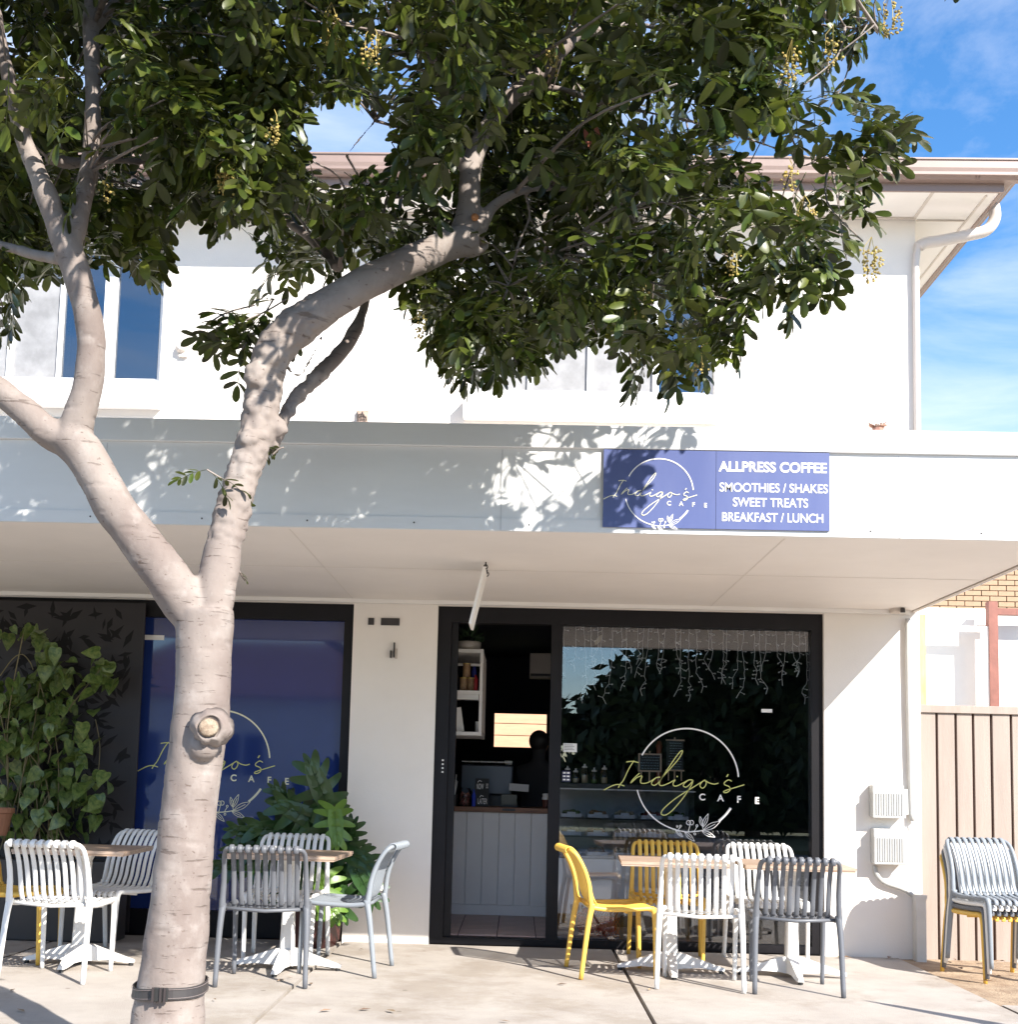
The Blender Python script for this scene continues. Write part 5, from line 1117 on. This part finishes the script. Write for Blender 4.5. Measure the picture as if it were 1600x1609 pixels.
# laser cut privacy screen
ps = thing('privacy_screen', 'dark laser cut leaf pattern screen behind the climbing plant', 'screen', (-6.0, .0, 0))
sx1 = W(221, 1100, -.03).x+6.0
box('panel', (0, sx1, -.03, -.012, .02, ZS-.035), M_SCREEN, ps); box('edge_frame', (sx1-.055, sx1+.002, -.036, -.0305, .02, ZS-.035), M_SCREEN, ps)
cm = MB(); r3 = random.Random(6)
for i in range(420):
    x = r3.uniform(1.4, sx1-.09); z = r3.uniform(.3, ZS-.08); a = r3.uniform(0, 2*PI); l = r3.uniform(.03, .06); l *= 1.5; w_ = l*r3.uniform(.2, .4); d = (math.cos(a)*l, math.sin(a)*l); n_ = (-math.sin(a)*w_, math.cos(a)*w_)
    y_ = -.0306-.0006*r3.random()
    cm.add([(x-d[0], y_, z-d[1]), (x-n_[0], y_, z-n_[1]), (x+d[0], y_, z+d[1]), (x+n_[0], y_, z+n_[1])], [(0, 1, 2, 3)])
tag(cm.build('cut_pattern', mat('cut_black', (.006, .005, .006), .9), ps), kind='stuff')
# monstera
M_MON = mat('monstera_leaf', (.030, .075, .018), .3, var=.3, vscale=5, transl=.12); M_MONL = mat('young_leaf', (.13, .24, .03), .35, var=.2, transl=.2)
def monstera_leaf(Lf, seed, m):
    r = random.Random(seed); mb = MB()
    def strip(p0, d, l, w0, w1, droop):
        v = []; d = d.normalized(); s = Vector((-d.y, d.x, 0))
        for i, (t, wv) in enumerate([(0, w0), (.35, (w0+w1)*.62), (.7, w1), (.92, w1*.62), (1, w1*.12)]):
            c = p0+d*l*t+Vector((0, 0, -droop*l*t*t)); v += [c+s*wv/2, c+Vector((0, 0, -.06*wv)), c-s*wv/2]
        f = []
        for i in range(4): a = i*3; f += [(a, a+3, a+4, a+1), (a+1, a+4, a+5, a+2)]
        mb.add(v, f)
    for k in range(5):
        t = -.10+.19*k
        for s in (-1, 1):
            ang = s*(2.35-.42*k)+r.uniform(-.06, .06); l = Lf*(.56+.06*math.sin(k*.9)-.03*k); strip(Vector((max(0, t)*Lf, 0, -.10*Lf*t*t)), Vector((math.cos(ang), math.sin(ang), 0)), l, .17*Lf, .165*Lf, .42)
    strip(Vector((-.08*Lf, 0, .0)), Vector((1, 0, 0)), .98*Lf, .34*Lf, .34*Lf, .10)
    strip(Vector((.62*Lf, 0, -.04*Lf)), Vector((1, 0, 0)), .42*Lf, .16*Lf, .13*Lf, .35)
    mb.tube([(0, 0, .002), (.5*Lf, 0, -.02*Lf), (.95*Lf, 0, -.09*Lf)], .003, 4)
    return mb.mesh('leaf', m, True)
mo = thing('monstera_plant', 'large split leaf monstera in a dark planter between the blue window and the pillar', 'plant', (0, 0, 0))
pc_ = G(492, 1484, 0); pc_.y = min(pc_.y, -.3)
pzt = W(492, 1405, pc_.y).z
MB().lathe([(.15, 0), (.19, .05), (.215, pzt-.02), (.215, pzt), (.195, pzt), (.19, pzt-.04)], (pc_.x+.01, pc_.y, 0), 8).build('planter', M_POTD, mo)
base_ = Vector((pc_.x, pc_.y, pzt))
lv = [(505, 1222, 1.9, .34, 0, -.42), (478, 1262, 2.6, .34, 0, -.45), (440, 1285, 2.9, .34, 0, -.4), (405, 1312, 3.0, .32, 0, -.42), (375, 1335, 3.2, .26, 0, -.4), (430, 1330, 3.5, .3, 0, -.5), (470, 1310, 4.2, .3, 0, -.55), (505, 1290, 4.6, .32, 0, -.5), (528, 1275, 4.9, .24, 1, -.62), (535, 1320, .1, .3, 0, -.45), (560, 1330, -.3, .27, 0, -.5), (570, 1365, -.9, .28, 0, -.55), (535, 1385, -1.3, .27, 0, -.5), (505, 1380, -1.7, .25, 1, -.62), (480, 1350, -2.2, .28, 0, -.5), (455, 1370, -2.5, .26, 0, -.45), (545, 1300, 1.2, .22, 0, -.3), (450, 1240, 2.2, .22, 0, -.35), (520, 1400, -1.0, .2, 1, -.6), (395, 1290, 2.8, .24, 0, -.4)]
for i, (px, py, th, L_, y_, Y) in enumerate(lv):
    L_ *= 1.15; py += 18; m_ = monstera_leaf(L_, i, M_MONL if y_ else M_MON); c = W(px, py, Y); o = link('leaf', m_, mo)
    # blade plane faces street and up; th = direction of the tip in the picture plane
    dx = Vector((math.cos(th), -.35, math.sin(th)-.12)).normalized(); nrm = Vector((random.uniform(-.3, .3), -1, .55)); nrm = (nrm-dx*nrm.dot(dx)).normalized(); dy = nrm.cross(dx)
    Mx = Matrix((dx, dy, nrm)).transposed().to_4x4(); Mx.translation = c-dx*L_*.3; o.matrix_world = Mx
    s0_ = c-dx*L_*.3; MB().tube(cr_spline([base_+Vector((random.uniform(-.08, .08), random.uniform(-.08, .08), -.03)), (base_+s0_)/2+Vector((0, .03, .04)), s0_], 5), .006, 6).build('stem', mat('monstera_stem', (.10, .15, .04), .5), mo, True)

# ------------------------------------------------------------------ across the street (seen only as reflections)
def far_tree(x, y, h, r, seed, label):
    t = thing('garden_tree', label, 'tree', (x, y, -.3), 0, 'garden trees across the street'); rr = random.Random(seed)
    MB().tube([(0, 0, 0), (.1, 0, h*.3), (0, .1, h*.6)], [.22, .16, .08], 8).build('trunk', M_BARK, t, True)
    n = 9000; P = np.zeros((n, 3)); cl = [(rr.gauss(0, .45)*r, rr.gauss(0, .45)*r, h*.55+rr.gauss(0, .22)*h) for _ in range(46)]
    mb = MB()
    for i in range(n):
        c = rr.choice(cl); p = Vector(c)+Vector((rr.gauss(0, .32), rr.gauss(0, .32), rr.gauss(0, .28)))
        if p.z < .5: p.z = .5+rr.random()
        a = Vector((rr.gauss(0, 1), rr.gauss(0, 1), rr.gauss(0, 1))).normalized()*.27; b = a.orthogonal().normalized()*.11
        mb.v += [tuple(p-a), tuple(p+b), tuple(p+a), tuple(p-b)]; j = 4*i; mb.f.append((j, j+1, j+2, j+3))
    tag(mb.build('crown', mat('far_leaf', (.045, .07, .025), .6, island=.4), t), kind='stuff')
for i, (x, y, h, r, lb) in enumerate([(3.4, -22.8, 5.0, 1.7, 'leftmost garden tree across the street'), (6.2, -23, 9.0, 2.3, 'tall bushy garden tree across the street'), (9.2, -24, 8.0, 2.6, 'broad garden tree across the street, right of the tallest'), (12.8, -24, 7.5, 2.5, 'rightmost garden tree across the street')]): far_tree(x, y, h, r, i+1, lb)
ho = thing('house', 'pale low house with a tiled roof on the far side of the street', 'house', (-7.5, -26, -.1))
box('wall', (-6, 5.5, -6, 0, 0, 3.6), M_RENDER, ho)
rf = MB().add([(-6.5, -6.5, 3.6), (6, -6.5, 3.6), (6, .5, 3.6), (-6.5, .5, 3.6), (-3.5, -3, 5.6), (3, -3, 5.6)], [(0, 1, 5, 4), (1, 2, 5), (2, 3, 4, 5), (3, 0, 4), (0, 3, 2, 1)]).build('roof', mat('roof_tile', (.28, .15, .11), .8, var=.3, vscale=8), ho)
for x in (-4.5, -1.4, 2.4):
    w_ = box('window', (x, x+1.5, .002, .06, 1.2, 2.6), M_ALU, ho); box('pane', (x+.08, x+.7, .061, .07, 1.28, 2.52), M_NAVY, w_); box('pane', (x+.8, x+1.42, .061, .07, 1.28, 2.52), M_NAVY, w_)
# made-up tapered post outside the frame, added to cast the shadow at lower right
sh0 = G(1360, 1571, 0); hL = 1.25; bxp = sh0+Vector((SUNV.x, SUNV.y, 0))*(hL/SUNV.z)
tag(MB().lathe([(.075, 0), (.06, hL*.55), (.03, hL*.9), (.006, hL)], (bxp.x, bxp.y, 0), 12).build('shadow_post', M_DKMET, smooth=True), 'unseen tapered post added to cast the shadow at the lower right', 'shadow_post')

pfn = thing('paling_fence', 'weathered paling fence on the far side of the street', 'fence', (0, -27.5, -.1))
pmn = MB().box(0, .135, 0, .02, 0, 1.9).mesh('paling', mat('old_paling', (.10, .085, .07), .9, var=.3))
for i in range(150): link('paling', pmn, pfn, (-.5+i*.14, 0, 0))

ll = MB(); lr = random.Random(77)
for i in range(34):
    x = lr.gauss(-1.4, 1.5); y = lr.uniform(-3.6, -.2); l = lr.uniform(.02, .045); a = lr.uniform(0, 2*PI); c, q_ = math.cos(a), math.sin(a); z = .004+lr.random()*.006
    ll.add([(x-c*l, y-q_*l, z), (x-q_*l*.35, y+c*l*.35, z+.006), (x+c*l, y+q_*l, z+.002), (x+q_*l*.35, y-c*l*.35, z+.003)], [(0, 1, 2, 3)])
for i in range(60):
    x = lr.uniform(2.4, 5); y = lr.uniform(-.14, -.02) if i % 2 else lr.uniform(-2.2, -.1); l = lr.uniform(.02, .05); a = lr.uniform(0, 2*PI); c, q_ = math.cos(a), math.sin(a)
    if x < 3 and y < -.2: continue
    ll.add([(x-c*l, y-q_*l, .01), (x-q_*l*.35, y+c*l*.35, .02), (x+c*l, y+q_*l, .012), (x+q_*l*.35, y-c*l*.35, .014)], [(0, 1, 2, 3)])
tag(ll.build('leaf_litter', mat('dry_leaf_litter', (.27, .19, .12), .8, island=.6)), 'scattered dry brown leaves lying on the pavement', 'leaf litter', None, 'stuff')
